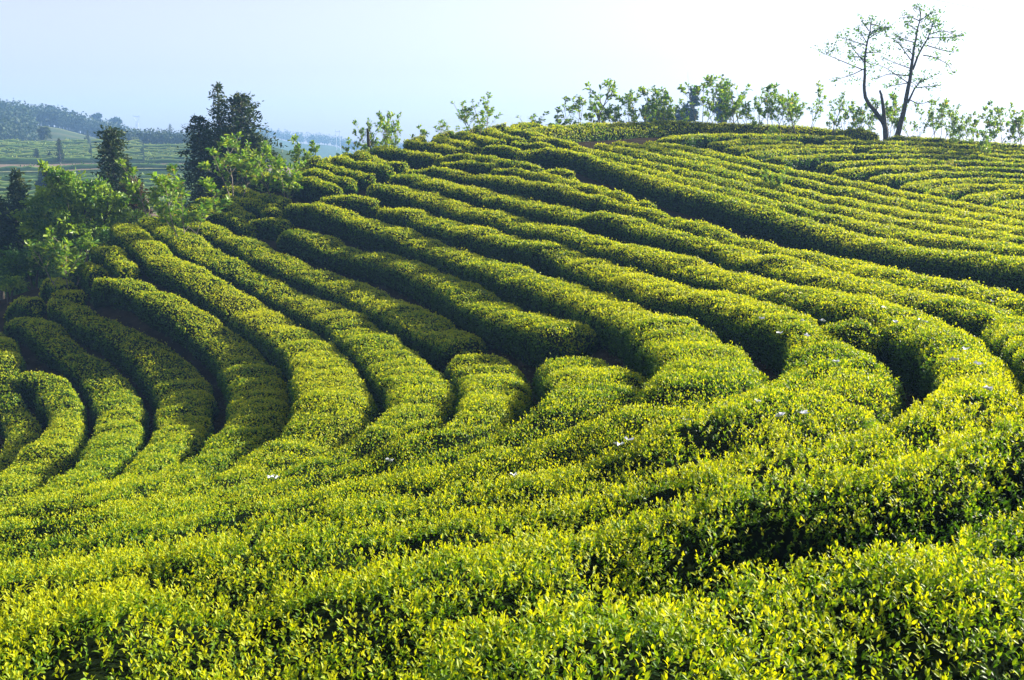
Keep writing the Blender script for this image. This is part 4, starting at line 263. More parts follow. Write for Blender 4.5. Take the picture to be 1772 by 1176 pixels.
("small dark tea hedge clump left of the pale trunked sapling's foot", 'short hedges at the lower left slope', 0.72, [[-16.04,33.55,-4.24],[-15.89,33.78,-4.1],[-15.66,33.72,-4.0],[-15.34,33.39,-3.97],[-15.02,32.95,-3.96],[-14.69,32.49,-3.98],[-14.37,32.03,-3.99]], [0.78,0.79,0.79,0.77,0.74,0.68,0.62]),
('low narrow tea hedge with a thin lit edge beside the small dark clump', 'short hedges at the lower left slope', 0.72, [[-14.82,31.91,-4.26],[-14.34,31.59,-4.16],[-13.87,31.23,-4.08],[-13.42,30.84,-4.03]], [0.62,0.62,0.62,0.62]),
("tea hedge clump just right of the pale trunked sapling's foot", 'short hedges at the lower left slope', 0.72, [[-15.18,34.24,-3.57],[-14.8,33.92,-3.47],[-14.46,33.55,-3.43],[-14.15,33.13,-3.42],[-13.87,32.7,-3.44],[-13.6,32.25,-3.48],[-13.34,31.8,-3.53],[-13.09,31.35,-3.6]], [0.73,0.77,0.79,0.79,0.79,0.76,0.7,0.62]),
('square ended lit tea hedge block beside the broad green tree', 'short hedges at the lower left slope', 0.72, [[-14.36,34.88,-2.94],[-14.08,34.45,-2.95],[-13.81,34.02,-2.97],[-13.53,33.59,-2.99],[-13.27,33.15,-3.02],[-13.0,32.71,-3.05],[-12.73,32.28,-3.1],[-12.45,31.85,-3.16],[-12.17,31.43,-3.23],[-11.88,31.01,-3.3]], [1.06,0.96,0.87,0.82,0.8,0.8,0.81,0.81,0.76,0.67]),
('small lit tea hedge stub wedged between two web dotted bends', 'hedges ending at the gully head', 0.72, [[4.87,15.24,-2.52],[5.07,14.75,-2.47],[5.19,14.18,-2.43]], [0.62,0.68,0.75]),
("low lit tea hedge stub emerging at the gully's left mouth", 'hedges ending at the gully head', 0.72, [[-0.95,13.95,-3.68],[-1.2,14.0,-3.74],[-1.41,13.78,-3.77],[-1.57,13.32,-3.76]], [0.62,0.62,0.62,0.62])]

CORE = np.concatenate([np.array(h[3])[:, :2] for h in HEDGES] + [np.array([(0, 0), (-3, 1), (4, 1), (3, -2), (-3, -2.)])])
CREST = np.array([(-60, 20), (-40, 17), (-27.5, 13.5), (-24, 10.5), (-21.7, 5.5), (-19.5, 1.5), (-17.5, -2), (-16, -1.5), (-10, -4), (0, -5), (60, -5)], float)
PROF = np.array([(0, -5.2), (60, -5.2), (95, -4.8), (120, -4.3), (150, -2.9), (168, -2.4), (185, -1.5), (236, 2.4), (262, 1.6), (300, 1.0)], float)
def far_land(x, y):
    r = np.hypot(x, y); th = np.degrees(np.arctan2(x, y))
    left = 1 - smoothstep(-14, -8, th); left = left * smoothstep(-75, -50, th)
    z = -5.2 + (np.interp(r, PROF[:, 0], PROF[:, 1]) + 5.2) * left
    cz = np.interp(th, CREST[:, 0], CREST[:, 1])
    hill = smoothstep(265, 420, r) * (1 - smoothstep(440, 620, r))
    z = z + np.maximum(cz - z, 0) * hill * left
    ridge = smoothstep(560, 800, r) * (1 - smoothstep(820, 1300, r)) * (9.0 + 3 * np.sin(th * .35) + 1.2 * np.sin(th * 1.7))
    z = z + ridge
    return z - np.where(r > 60, 0, 0) + 0.25 * noise2(x / 9, y / 9, 3)
def ground(x, y):
    x = np.atleast_1d(np.asarray(x, float)); y = np.atleast_1d(np.asarray(y, float))
    d = np.full(len(x), 1e9)
    near = np.hypot(x, y) < 90
    xi, yi = x[near], y[near]; dn = np.empty(len(xi))
    for a in range(0, len(xi), 3000):
        dn[a:a+3000] = np.sqrt(((xi[a:a+3000, None] - CORE[None, :, 0]) ** 2 + (yi[a:a+3000, None] - CORE[None, :, 1]) ** 2).min(1))
    d[near] = dn
    w = 1 - smoothstep(2.5, 15, d)
    z = far_land(x, y)
    zz = z[near]; zz = zz * (1 - w[near]) + w[near] * (canopy(xi, yi) - 0.74)
    z[near] = zz
    return z, w

def build_ground():
    na, radii = 540, np.r_[0.02, np.geomspace(0.6, 60, 230), np.geomspace(61, 330, 130), np.geomspace(340, 1400, 60), 2200, 4500]
    ang = np.linspace(-np.pi, np.pi, na, endpoint=False)
    # finer inside the view: warp the angles
    ang = ang - 0.62 * np.sin(ang)
    R, A = np.meshgrid(radii, ang, indexing='ij')
    X = (R * np.sin(A)).ravel(); Y = (R * np.cos(A)).ravel()
    Z, w = ground(X, Y)
    Z = Z + 0.03 * noise2(X * 1.7, Y * 1.7, 5) * w
    nr = len(radii); i = np.arange(nr - 1)[:, None] * na; j = np.arange(na)[None]; jn = (j + 1) % na
    f = np.stack([i + j, i + jn, i + na + jn, i + na + j], -1).reshape(-1, 4)
    # kind of land: 0 soil, .3 rough grass, .5 bright field, .7 brown bank, .9 woodland floor
    r = np.hypot(X, Y)
    t = np.where(w > .55, 0.0, 0.3)
    strips = np.floor(noise2(X / 40, r / 7, 11) * 3) / 3
    t = np.where((r > 92) & (r < 152), np.where(strips > .3, .52, np.where(strips < -.3, .36, .45)), t)
    t = np.where((r > 78) & (r < 92), .7, t)
    t = np.where((r > 172) & (r < 186), .7, t); t = np.where((r > 186) & (r < 262), .86, t)  # ground among the terrace rows coloured dark to stand for their shade lines
    t = np.where((r > 262) & (r < 560), .9, t); t = np.where((r > 292) & (r < 386), np.where(np.sin(r / 4.0 + noise2(X / 50, Y / 50, 12) * 3) > .2, .37, .32), t); t = np.where(r > 560, .8, t)
    g = Geo(); g.add(np.stack([X, Y, Z], 1), [f], 0, t, True)
    m = bpy.data.materials.new("ground_cover"); m.use_nodes = True; nt = m.node_tree; N = nt.nodes; L = nt.links
    p = N["Principled BSDF"]; p.inputs["Roughness"].default_value = 1.0; p.inputs["Specular IOR Level"].default_value = 0.0
    at = N.new("ShaderNodeAttribute"); at.attribute_name = "tint"
    cr = N.new("ShaderNodeValToRGB"); cr.color_ramp.interpolation = 'LINEAR'; el = cr.color_ramp.elements
    el[0].position, el[0].color = .08, (.034, .027, .018, 1); el[1].position, el[1].color = 1.0, (.030, .05, .02, 1)
    for pos, c in [(.2, (.05, .06, .02)), (.30, (.03, .055, .015)), (.40, (.10, .10, .05)), (.46, (.11, .17, .04)), (.54, (.17, .24, .05)), (.6, (.2, .17, .12)), (.7, (.17, .13, .10)), (.8, (.05, .08, .03)), (.9, (.03, .05, .02))]:
        e = el.new(pos); e.color = (*c, 1)
    L.new(at.outputs["Fac"], cr.inputs[0])
    tc = N.new("ShaderNodeTexCoord"); nz = N.new("ShaderNodeTexNoise"); nz.inputs["Scale"].default_value = 3.0; nz.inputs["Detail"].default_value = 8
    L.new(tc.outputs["Object"], nz.inputs["Vector"])
    mr = N.new("ShaderNodeMapRange"); mr.inputs[1].default_value = .3; mr.inputs[2].default_value = .7; mr.inputs[3].default_value = .55; mr.inputs[4].default_value = 1.35
    L.new(nz.outputs["Fac"], mr.inputs[0])
    mu = N.new("ShaderNodeMix"); mu.data_type = 'RGBA'; mu.blend_type = 'MULTIPLY'; mu.inputs[0].default_value = 1
    L.new(cr.outputs[0], mu.inputs[6]); L.new(mr.outputs[0], mu.inputs[7]); L.new(mu.outputs[2], p.inputs["Base Color"])
    b = N.new("ShaderNodeBump"); b.inputs["Strength"].default_value = .5; b.inputs["Distance"].default_value = .05
    L.new(nz.outputs["Fac"], b.inputs["Height"]); L.new(b.outputs[0], p.inputs["Normal"])
    kind(obj("ground", g.mesh("ground", [m])), "structure")
build_ground()

# ------------------------------------------------------------------ tea hedges
def in_view(P):
    """how much of the leaf density a point deserves: full inside a generous view cone"""
    az = np.degrees(np.abs(np.arctan2(P[:, 0], P[:, 1])))
    return np.where(az < 36, 1.0, 0.3)

def build_hedge(idx, label, group, h, pts, wid):
    even = .35 if ('plateau' in group or 'upper strip' in group) else 1.0        # the upper rows are clipped smoother
    P = np.array(pts, float); W = np.array(wid, float)
    s = np.r_[0, np.cumsum(np.linalg.norm(np.diff(P, axis=0), axis=1))]; Ltot = s[-1]
    near = np.linalg.norm(P, axis=1).min()
    ds = float(np.clip(near * .009, .05, .22)); n = max(8, int(Ltot / ds)); S = np.linspace(0, Ltot, n)
    C = np.stack([np.interp(S, s, P[:, k]) for k in range(3)], 1); w = np.interp(S, s, W)
    k = max(1, int(.5 / (Ltot / n)))
    ker = np.ones(2 * k + 1) / (2 * k + 1)
    for c in range(3): C[:, c] = np.convolve(np.pad(C[:, c], k, mode='reflect', reflect_type='odd'), ker, 'valid')
    T = np.gradient(C, axis=0); T[:, 2] = 0; T = norm(T); side = np.stack([T[:, 1], -T[:, 0], 0 * S], 1)
    # single bushes swell along the row
    r = np.random.default_rng(100 + idx); cen = []; q = 0.0
    while q < Ltot + 2: cen.append(q); q += r.uniform(.8, 2.0)
    cen = np.array(cen); amp = r.uniform(.55, 1.0, len(cen)); half = r.uniform(.85, 1.3, len(cen))
    b = (amp[None] * np.sqrt(np.maximum(0, 1 - ((S[:, None] - cen[None]) / half[None]) ** 2))).max(1)
    b = np.convolve(np.pad(b, k // 2, mode='edge'), np.ones(2 * (k // 2) + 1) / (2 * (k // 2) + 1), 'valid')
    pil = 1 + .75 * (.45 + .55 * smoothstep(-2, -8, C[:, 0])) * smoothstep(20, 27, C[:, 1])       # older, pillow-shaped bushes on the left slope
    b = 1 - (1 - b) * even * pil
    hh = h * (.74 + .30 * b + .05 * even * vnoise(S * .6, idx + 5)); ww = w * (.88 + .16 * b)
    e = np.minimum(S, Ltot - S); end = np.sqrt(np.maximum(0, 1 - np.clip(1 - e / (.45 * w), 0, 1) ** 2))
    end = np.maximum(end, .03); ww = ww * end; hh = hh * (.35 + .65 * end ** .7)
    wob = .06 * even * vnoise(S * .9, idx + 77)
    base = C[:, 2] - h
    dome = 1.0 if h > 1 else 0.0
    # cross-section: rounded, slightly domed table with steep sides tucked in at the foot
    M = 22; a = np.linspace(-1, 1, M) * 1.0
    ang = a * math.radians(118)
    sx = np.sign(ang) * np.abs(np.sin(np.clip(ang, -np.pi / 2, np.pi / 2))) ** .74
    sx = np.where(np.abs(ang) > np.pi / 2, np.sign(ang) * (1 - .08 * ((np.abs(ang) - np.pi / 2) / math.radians(28))), sx)
    cz = np.where(np.abs(ang) <= np.pi / 2, .30 + .70 * np.abs(np.cos(np.clip(ang, -np.pi / 2, np.pi / 2))) ** (.62 + .23 * dome), .30 - .52 * (np.abs(ang) - np.pi / 2) / math.radians(28))
    X = (C[:, None, :] * np.array([1, 1, 0])) + side[:, None] * (sx[None, :, None] * (ww / 2)[:, None, None] + wob[:, None, None])
    X[:, :, 2] = base[:, None] + cz[None] * hh[:, None]
    if dome:      # clipped to a slope that falls toward the near side
        toward = -np.sign((side * C).sum(1)); X[:, :, 2] -= (sx[None] * (ww / 2)[:, None]) * toward[:, None] * .30
    # lumpy surface
    u = S[:, None] / .35 + 0 * a[None]; v = (a[None] * 4.2 + 0 * S[:, None])
    lump = .6 * noise2(u, v, idx * 3 + 1) + .4 * noise2(u * 2.1, v * 2.1, idx * 3 + 2)
    dS = np.gradient(X, axis=0); dA = np.gradient(X, axis=1); Nn = norm(np.cross(dA, dS))
    flip = np.sign((Nn[:, M // 2, 2]).mean()); Nn = Nn * flip
    X = X + Nn * (lump * .075 * np.minimum(1, end)[:, None])[:, :, None]
    g = Geo(); nn = len(S)
    i = np.arange(nn - 1)[:, None] * M; j = np.arange(M - 1)[None]
    f = np.stack([i + j, i + j + 1, i + M + j + 1, i + M + j], -1).reshape(-1, 4)
    if flip < 0: f = f[:, ::-1]
    sink = np.interp(np.linalg.norm(X, axis=2), [2, 6, 14, 30], [.13, .11, .07, .05])[:, :, None]
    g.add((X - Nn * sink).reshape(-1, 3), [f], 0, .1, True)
    # leaves: area-weighted over the grid cells
    A0, A1, A2, A3 = X[:-1, :-1], X[1:, :-1], X[1:, 1:], X[:-1, 1:]
    area = .5 * np.linalg.norm(np.cross(A2 - A0, A3 - A1), axis=2)
    cenp = (A0 + A1 + A2 + A3) / 4; cN = norm(Nn[:-1, :-1] + Nn[1:, 1:]); ca = np.abs((a[:-1] + a[1:]) / 2)[None] + 0 * area
    cd = np.linalg.norm(cenp, axis=2)
    dens = np.interp(cd, [2, 4, 7, 12, 20, 30, 45, 60], DENS)
    dens = dens * in_view(cenp.reshape(-1, 3)).reshape(area.shape) * np.where(ca > .86, .25, 1.0)
    patch = noise2(cenp[:, :, 0] / .33 + 40, cenp[:, :, 1] / .33 + 40, 991)
    p2 = noise2(cenp[:, :, 0] / .13 + 7, cenp[:, :, 1] / .13 + 7, 992)
    dens = dens * np.where(cd < 14, np.clip(.72 + .55 * patch + .55 * p2, .12, 2), np.clip(.9 + .35 * p2, .3, 2))   # thinner spots in the plucking table
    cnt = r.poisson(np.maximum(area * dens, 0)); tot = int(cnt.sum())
    r0tint = r.normal(0, .03)
    if tot:
        I, J = np.nonzero(cnt); I, J = np.repeat(I, cnt[I, J]), np.repeat(J, cnt[I, J])
        p, q = r.random((2, tot, 1))
        B = (A0[I, J] * (1 - p) + A1[I, J] * p) * (1 - q) + (A3[I, J] * (1 - p) + A2[I, J] * p) * q
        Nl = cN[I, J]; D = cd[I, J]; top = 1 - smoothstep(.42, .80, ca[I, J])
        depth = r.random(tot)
        young = np.clip(top * (.45 + .75 * (depth - .25)) + r.normal(0, .15, tot) + .10 * noise2(B[:, 0] / 1.3, B[:, 1] / 1.3, 55) + .12 * noise2(B[:, 0] / 4.1 + 9, B[:, 1] / 4.1, 56) + r0tint + .08 * smoothstep(12, 24, D) * top, 0, 1)  # fresh over old leaves; the tint also carries sunlit tops and shaded sides
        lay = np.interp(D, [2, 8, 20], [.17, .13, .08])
        B = B + Nl * ((depth - .80) * lay)[:, None]
        stray = (r.random(tot) < .03) & (top > .3); B[stray, 2] += r.uniform(.02, .085, stray.sum())
        rand = r.normal(0, 1, (tot, 3)); upv = np.array([0, 0, 1.0])
        lift = (.35 + .75 * young)[:, None]
        ax = norm(Nl * .45 + upv * lift * .75 + rand * np.array([.80, .80, .45]))
        nr = norm(Nl * .6 + upv * .5 + r.normal(0, .55, (tot, 3)))
        flat = smoothstep(10, 22, D)[:, None] * .6; ax = norm(ax - flat * Nl * (ax * Nl).sum(1, keepdims=True))   # far sprays lie along the plucking table
        size = np.interp(D, [2, 6, 12, 25, 45], LSIZE) * r.uniform(.62, 1.22, tot) * (1.08 - .22 * young)
        # close by, leaves sit in shoots of four: an upright bud and three opening leaves
        sh = np.nonzero(D < 9.5)[0]; sh = sh[:len(sh) // 4 * 4].reshape(-1, 4)
        if len(sh):
            tipb = B[sh[:, :1]]; sax = norm(ax[sh[:, :1]] * .8 + np.array([0, 0, .75]) * (.3 + top[sh[:, :1]])[:, :, None]); rl = r.normal(0, 1, (len(sh), 4, 3)); rl = norm(rl - sax * (rl * sax).sum(2, keepdims=True))
            k4 = np.array([.15, .8, 1.0, 1.25])[None, :, None]
            ax[sh] = norm(sax + rl * k4 * r.uniform(.7, 1.25, (len(sh), 4, 1))); B[sh] = tipb - sax * (np.array([-.008, .0, .012, .026])[None, :, None]) + r.normal(0, .003, (len(sh), 4, 3))
            nr[sh] = norm(sax * 1.0 - rl * .55 + r.normal(0, .25, (len(sh), 4, 3)))
            young[sh] = np.clip(young[sh[:, :1]] + np.array([.12, .05, -.05, -.16])[None] + r.normal(0, .07, (len(sh), 4)), 0, 1); size[sh] *= np.array([.8, 1.0, 1.12, 1.2])[None]
        for lo, hi, tpl in ((0, 9.5, LEAF_NEAR), (9.5, 17, LEAF_MID), (17, 1e9, LEAF_FAR)):
            k_ = (D >= lo) & (D < hi)
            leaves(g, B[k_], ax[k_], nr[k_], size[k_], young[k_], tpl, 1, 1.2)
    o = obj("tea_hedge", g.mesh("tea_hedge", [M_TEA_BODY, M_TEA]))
    tag(o, label, "tea hedge", group)
    return tot
DENS = [12000, 9200, 5300, 2450, 1250, 780, 500, 360]
LSIZE = [.024, .028, .039, .062, .092]
total = 0
for i_, (lab, grp, h_, pts_, wid_) in enumerate(HEDGES):
    total += build_hedge(i_, lab, grp, h_, pts_, wid_)
print("tea leaves:", total)
# ------------------------------------------------------------------ placing things on the land
CP, SP = math.cos(PITCH), math.sin(PITCH)
def at(u, v, d):
    a = (u - 886) / 1722; b = -(v - 588) / 1722
    return np.array([d * a, d * (CP + b * SP), d * (-SP + b * CP)])
def foot(u, v, d):
    p = at(u, v, d); p[2] = ground(p[0], p[1])[0][0]; return p
def on_canopy(u, v):
    prev = 1.5
    for d in np.geomspace(1.5, 70, 260):
        p = at(u, v, d)
        if p[2] < canopy(p[0], p[1])[0]: return at(u, v, (d + prev) / 2), d
        prev = d
    return at(u, v, 48), 48.0

# ------------------------------------------------------------------ saplings
def sapling_meshes(seed, stems, height=2.2, spread=.55, leafy=1.0, low=.35, leaf=.125, pale=.70):
    r = np.random.default_rng(seed); gt = Geo(); gl = Geo()
    LB, LA, LS, LT = [], [], [], []
    def whorl(p, d, n, sc=1.0):
        d = d / np.linalg.norm(d)
        for k in range(n):
            o = r.normal(0, 1, 3); o -= d * o.dot(d); o /= max(np.linalg.norm(o), 1e-6)
            ax = d * r.uniform(.25, .95) + o * r.uniform(.6, 1.0) + np.array([0, 0, r.uniform(-.05, .35)])
            LB.append(p + o * .01 + d * r.uniform(-.10, .02)); LA.append(ax); LS.append(leaf * sc * r.uniform(.65, 1.2)); LT.append(np.clip(r.normal(pale, .22), 0, .86 if pale < .9 else 1) if r.random() > .015 else .97)
    def branch(p, d, ln, rad, depth):
        n = 6; pts = [p]; dd = d / np.linalg.norm(d)
        for k in range(n):
            dd = dd + r.normal(0, .07, 3) + np.array([0, 0, .05]); dd /= np.linalg.norm(dd); pts.append(pts[-1] + dd * ln / n)
        tube(gt, pts, np.linspace(rad, rad * .45, n + 1), 6)
        if depth < 2:
            nb = r.integers(4, 8) if depth == 0 else r.integers(1, 4)
            for k in range(nb):
                t = r.uniform(low if depth == 0 else .25, .95); i = min(int(t * n), n - 1); q = pts[i] + (pts[i + 1] - pts[i]) * (t * n - i)
                az = r.uniform(0, 6.283); o = np.array([math.cos(az), math.sin(az), r.uniform(.15, .75)])
                branch(q, o * .95 + dd * .65, ln * r.uniform(.28, .5) * (1.15 - .5 * t), rad * .5, depth + 1)
        for k in range(int((2 if depth else 3) * leafy + .5)):
            t = r.uniform(.35 if depth else .6, 1); i = min(int(t * n), n - 1)
            if r.random() < .75: whorl(pts[i], dd, int(r.integers(2, 5)), .9)
        whorl(pts[-1], dd, int(r.integers(6, 11)))
    for k in range(stems):
        az = 6.283 * k / stems + r.uniform(-.5, .5)
        lean = 1.1 * spread * r.uniform(.35, 1.0) * (0.35 if stems == 1 else 1)
        branch(np.array([.04 * math.cos(az), .04 * math.sin(az), -.15]), np.array([lean * math.cos(az), lean * math.sin(az), 1.0]), height * r.uniform(.72, 1.0), .015 + .008 * (stems < 3), 0)
    B = np.array(LB); A = np.array(LA)
    leaves(gl, B, A, norm(np.array([0, 0, 1.0]) + r.normal(0, .45, A.shape)), np.array(LS), np.array(LT), LEAF_WIDE, 0, 1.05)
    zt = max(v[:, 2].max() for v in gl.V)
    return gt.mesh("trunk", [M_BARK]), gl.mesh("crown", [M_SAP]), float(zt)

PROTO = [sapling_meshes(11, 3), sapling_meshes(12, 4, spread=.5), sapling_meshes(13, 3, spread=.75), sapling_meshes(14, 2, spread=.45),
         sapling_meshes(15, 5, spread=.6, low=.2, leafy=1.3), sapling_meshes(16, 4, spread=.8, low=.15, leafy=1.2), sapling_meshes(17, 3, spread=.4, leafy=1.3)]
SPARSE = sapling_meshes(31, 3, spread=.8, leafy=.2, leaf=.13)
BRIGHT = [sapling_meshes(41, 3, spread=.5, leafy=1.9, low=.25, leaf=.15, pale=.72), sapling_meshes(42, 3, spread=.42, leafy=1.9, low=.25, leaf=.15, pale=.70), sapling_meshes(43, 4, spread=.5, leafy=1.5, low=.25, leaf=.145, pale=.74)]

ORANGE = sapling_meshes(44, 4, spread=.6, leafy=1.2, low=.2, leaf=.14, pale=.98)

def sapling(proto, u, vb, vt, d, label, group, wide=1.0, rz=None, cat="sapling", name="young_tree", lean=0.0):
    p = foot(u, vb, d); zt = at(u, vt, d)[2]; hgt = max(zt - p[2], .3); s = hgt / proto[2]
    o = thing(name, label, cat, p, group, random.uniform(0, 6.28) if rz is None else rz, (s * wide, s * wide, s))
    if lean: o.rotation_euler = (0, lean, o.rotation_euler[2]); o.rotation_mode = 'ZXY'
    obj("trunk", proto[0], o); obj("crown", proto[1], o)
    return o

GR = "saplings along the ridge"
ridge = [  # u, v base, v top, depth, proto, width, words
 (952, 214, 185, 51.0, 4, 1.5, "low bushy sapling behind the summit hedge, first from the left along the ridge"),
 (990, 212, 165, 51.5, 0, .95, "young broad-leaved sapling behind the summit hedge, second from the left along the ridge"),
 (1030, 212, 135, 52.5, 3, 1.0, "tall forked sapling behind the summit hedge, third from the left along the ridge"),
 (1052, 212, 165, 53.0, 5, .9, "young broad-leaved sapling behind the summit hedge, fourth from the left along the ridge"),
 (1078, 212, 155, 53.0, 1, .9, "young broad-leaved sapling behind the summit hedge, fifth from the left along the ridge"),
 (1100, 212, 148, 53.5, 0, .9, "young broad-leaved sapling behind the summit hedge, sixth from the left along the ridge"),
 (1122, 212, 153, 54.0, 4, .85, "young broad-leaved sapling behind the summit hedge, seventh from the left along the ridge"),
 (1145, 212, 150, 53.5, 6, .95, "young broad-leaved sapling behind the summit hedge, eighth from the left along the ridge"),
 (1170, 212, 156, 54.0, 5, .8, "young broad-leaved sapling behind the summit hedge, ninth from the left along the ridge"),
 (1216, 214, 128, 54.0, 0, .95, "tall sapling with high tips behind the summit hedge, tenth from the left along the ridge"),
 (1245, 214, 139, 54.5, 1, .8, "young broad-leaved sapling behind the summit hedge, eleventh from the left along the ridge"),
 (1277, 215, 137, 54.5, 3, .95, "young broad-leaved sapling behind the summit hedge, twelfth from the left along the ridge"),
 (1305, 216, 150, 54.0, 4, .75, "young broad-leaved sapling behind the summit hedge, thirteenth from the left along the ridge"),
 (1336, 217, 142, 54.0, 6, .9, "young broad-leaved sapling behind the summit hedge, fourteenth from the left along the ridge"),
 (1362, 218, 150, 53.5, 1, .8, "young broad-leaved sapling behind the summit hedge, fifteenth from the left along the ridge"),
 (1388, 219, 141, 53.5, 2, .8, "young broad-leaved sapling behind the summit hedge, sixteenth from the left along the ridge"),
 (1440, 224, 168, 53.0, 3, .7, "loose sapling standing alone at the gap left of the two tall trees"),
 (1470, 226, 158, 53.0, 4, .9, "bushy sapling just left of the curved tall tree's trunk"),
 (1494, 228, 166, 53.5, 5, .7, "low sapling partly hidden behind the bend of the curved tall tree"),
 (1543, 231, 158, 53.0, 6, .85, "leafy sapling standing between the two tall tree trunks"),
 (1592, 234, 176, 52.0, 2, .75, "sapling just right of the straight tall tree, first of the right line"),
 (1622, 236, 170, 51.5, 0, .9, "second sapling right of the straight tall tree on the skyline"),
 (1648, 238, 178, 51.0, 1, .75, "third sapling right of the straight tall tree on the skyline"),
 (1668, 241, 192, 50.5, 5, .8, "short spreading sapling, fourth right of the straight tall tree"),
 (1703, 249, 181, 49.5, 6, .9, "sapling directly behind the dark shrub on the right plateau"),
 (1742, 254, 171, 48.6, 1, .95, "tall several-stemmed sapling, second from the right frame edge"),
 (1772, 258, 184, 48.5, 3, .9, "sapling cut by the right frame edge on the skyline"),
]
for u, vb, vt, d, k, wd, lab in ridge:
    sapling(PROTO[k], u, vb, vt, d, lab, GR, wd * 1.15)
GL = "saplings at the left skyline clump"
for u, vb, vt, d, k, wd, lab in [
 (613, 268, 236, 48, 4, 1.2, "low leafy sapling sprawling at the left foot of the skyline clump"),
 (640, 258, 204, 48, 1, .8, "sapling wrapped round the dark stump at the skyline clump"),
 (663, 256, 190, 47.5, 0, .8, "tall middle sapling of the left skyline clump"),
 (693, 254, 192, 48.5, 2, .75, "right hand sapling of the left skyline clump above the shoulder hedges"),
 (832, 232, 159, 47.2, 4, 1.3, "lone leafy sapling standing on the skyline left of the summit hedge")]:
    sapling(PROTO[k], u, vb, vt, d, lab, GL, wd)
sapling(SPARSE, 768, 240, 207, 48.5, "nearly bare twiggy shoots on the skyline between clump and lone sapling", GL, 1.4)
GB = "pale leaved saplings on the left slope"
for u, vb, vt, d, k, wd, lab in [
 (404, 338, 226, 40.2, 0, 1.05, "pale sapling with whitish stems right in front of the dark conifers"),
 (490, 330, 250, 38.6, 2, .95, "thin twiggy sapling with leaf tufts in front of the shoulder hedges"),
 (530, 285, 231, 45.0, 2, .8, "small sapling behind the shoulder hedges against the hazy ridge"),
 (322, 392, 295, 34.8, 1, 1.05, "right one of the pale sapling pair rising beside the tea rows"),
 (272, 372, 272, 38.0, 0, .95, "left one of the pale sapling pair, behind the row ends"),
 (116, 472, 385, 32.6, 2, 1.0, "pale leaved sapling in front of the broad green tree"),
 (438, 330, 235, 43.0, 1, .9, "leafy sapling close behind the pale forked one, beside dark conifers")]:
    sapling(BRIGHT[k], u, vb, vt, d, lab, GB, wd * 1.15)
GS = "shoots growing out of the tea hedges"
sapling(PROTO[6], 1702, 268, 222, 46.4, "dark green shrub leaning right, growing out of the plateau hedges", GS, .8, cat="shrub", name="shrub")
sapling(ORANGE, 1641, 292, 274, 43.8, "orange and yellow leaved shoot among the plateau hedges", GS, 1.0, cat="shoot", name="shoot")
sapling(BRIGHT[0], 1337, 322, 286, 37.0, "bright yellow green shoot rising from the upper strip hedges", GS, .9, cat="shoot", name="shoot")
sapling(BRIGHT[1], 1336, 232, 216, 48.2, "little yellow shoot on the black face of the summit hedge", GS, .9, cat="shoot", name="shoot")

# ------------------------------------------------------------------ the two tall sparse trees
def tall_tree(name, label, d, trunks, branches, clusters, seed, group):
    """trunks / branches: polylines over the tree's own elevation drawing (right, up, in metres), with some depth"""
    r = np.random.default_rng(seed); base = foot(*trunks[0][0][0], d)
    def loc(p, dy=0.0):
        q = at(p[0], p[1], d) - base; return np.array([q[0], q[1] * 0 + dy, q[2]])
    root = thing(name, label, "tree", base, group); gt = Geo(); gl = Geo(); tips = []
    for pts, r0, r1 in trunks:
        P = [loc(p, .06 * math.sin(i * 1.3)) for i, p in enumerate(pts)]; P[0][2] -= .3
        s = np.linspace(0, len(P) - 1, (len(P) - 1) * 4 + 1)
        Q = np.stack([np.interp(s, np.arange(len(P)), np.array(P)[:, c]) for c in range(3)], 1)
        for _ in range(2): Q[1:-1] = .25 * Q[:-2] + .5 * Q[1:-1] + .25 * Q[2:]
        tube(gt, Q + r.normal(0, .008, Q.shape), np.linspace(r0, r1, len(Q)), 9)
        # short side twigs on the upper half
        for k in range(12 if r1 < .03 else 0):
            i = r.integers(len(Q) // 2, len(Q)); az = r.uniform(0, 6.283); ln = r.uniform(.2, .5)
            o = np.array([math.cos(az), math.sin(az), r.uniform(.1, .8)]); e = Q[i] + o * ln
            tube(gt, [Q[i], Q[i] + o * ln * .5 + np.array([0, 0, .02]), e], [.014, .010, .006], 4); tips.append(e)
    for pts in branches:
        dy0 = 0.0; dy1 = r.uniform(-1.1, 1.1)
        P = [loc(p, dy1 * i / (len(pts) - 1)) for i, p in enumerate(pts)]
        s = np.linspace(0, len(P) - 1, (len(P) - 1) * 5 + 1)
        Q = np.stack([np.interp(s, np.arange(len(P)), np.array(P)[:, c]) for c in range(3)], 1)
        for _ in range(2): Q[1:-1] = .25 * Q[:-2] + .5 * Q[1:-1] + .25 * Q[2:]
        tube(gt, Q, np.linspace(.030, .008, len(Q)), 5)
        for k in range(7):
            i = r.integers(len(Q) // 3, len(Q)); o = r.normal(0, 1, 3) * np.array([1, 1, .6]) + np.array([0, 0, .35]); o /= np.linalg.norm(o); ln = r.uniform(.15, .5)
            tube(gt, [Q[i], Q[i] + o * ln], [.010, .005], 4); tips.append(Q[i] + o * ln)
        tips.append(Q[-1])
    for (u, v, n, sp) in clusters:
        c = loc((u, v), r.uniform(-.5, .5))
        for k in range(n): tips.append(c + r.normal(0, sp, 3))
    B = []; A = []
    for t in tips:
        for k in range(r.integers(3, 8)):
            B.append(t + r.normal(0, .07, 3)); A.append(r.normal(0, 1, 3) + np.array([0, 0, .1]))
    B = np.array(B); A = np.array(A)
    leaves(gl, B, A, norm(r.normal(0, 1, A.shape)), r.uniform(.09, .18, len(B)), r.uniform(.15, .7, len(B)), LEAF_MID, 0, 1.2)
    obj("trunk", gt.mesh("trunk", [M_BARK_DARK]), root); obj("crown", gl.mesh("crown", [M_SAP]), root)
def zz(l): return [(1400 + a / 4.9, 10 + b / 4.9) for a, b in l]
GT = "tall sparse trees on the summit"
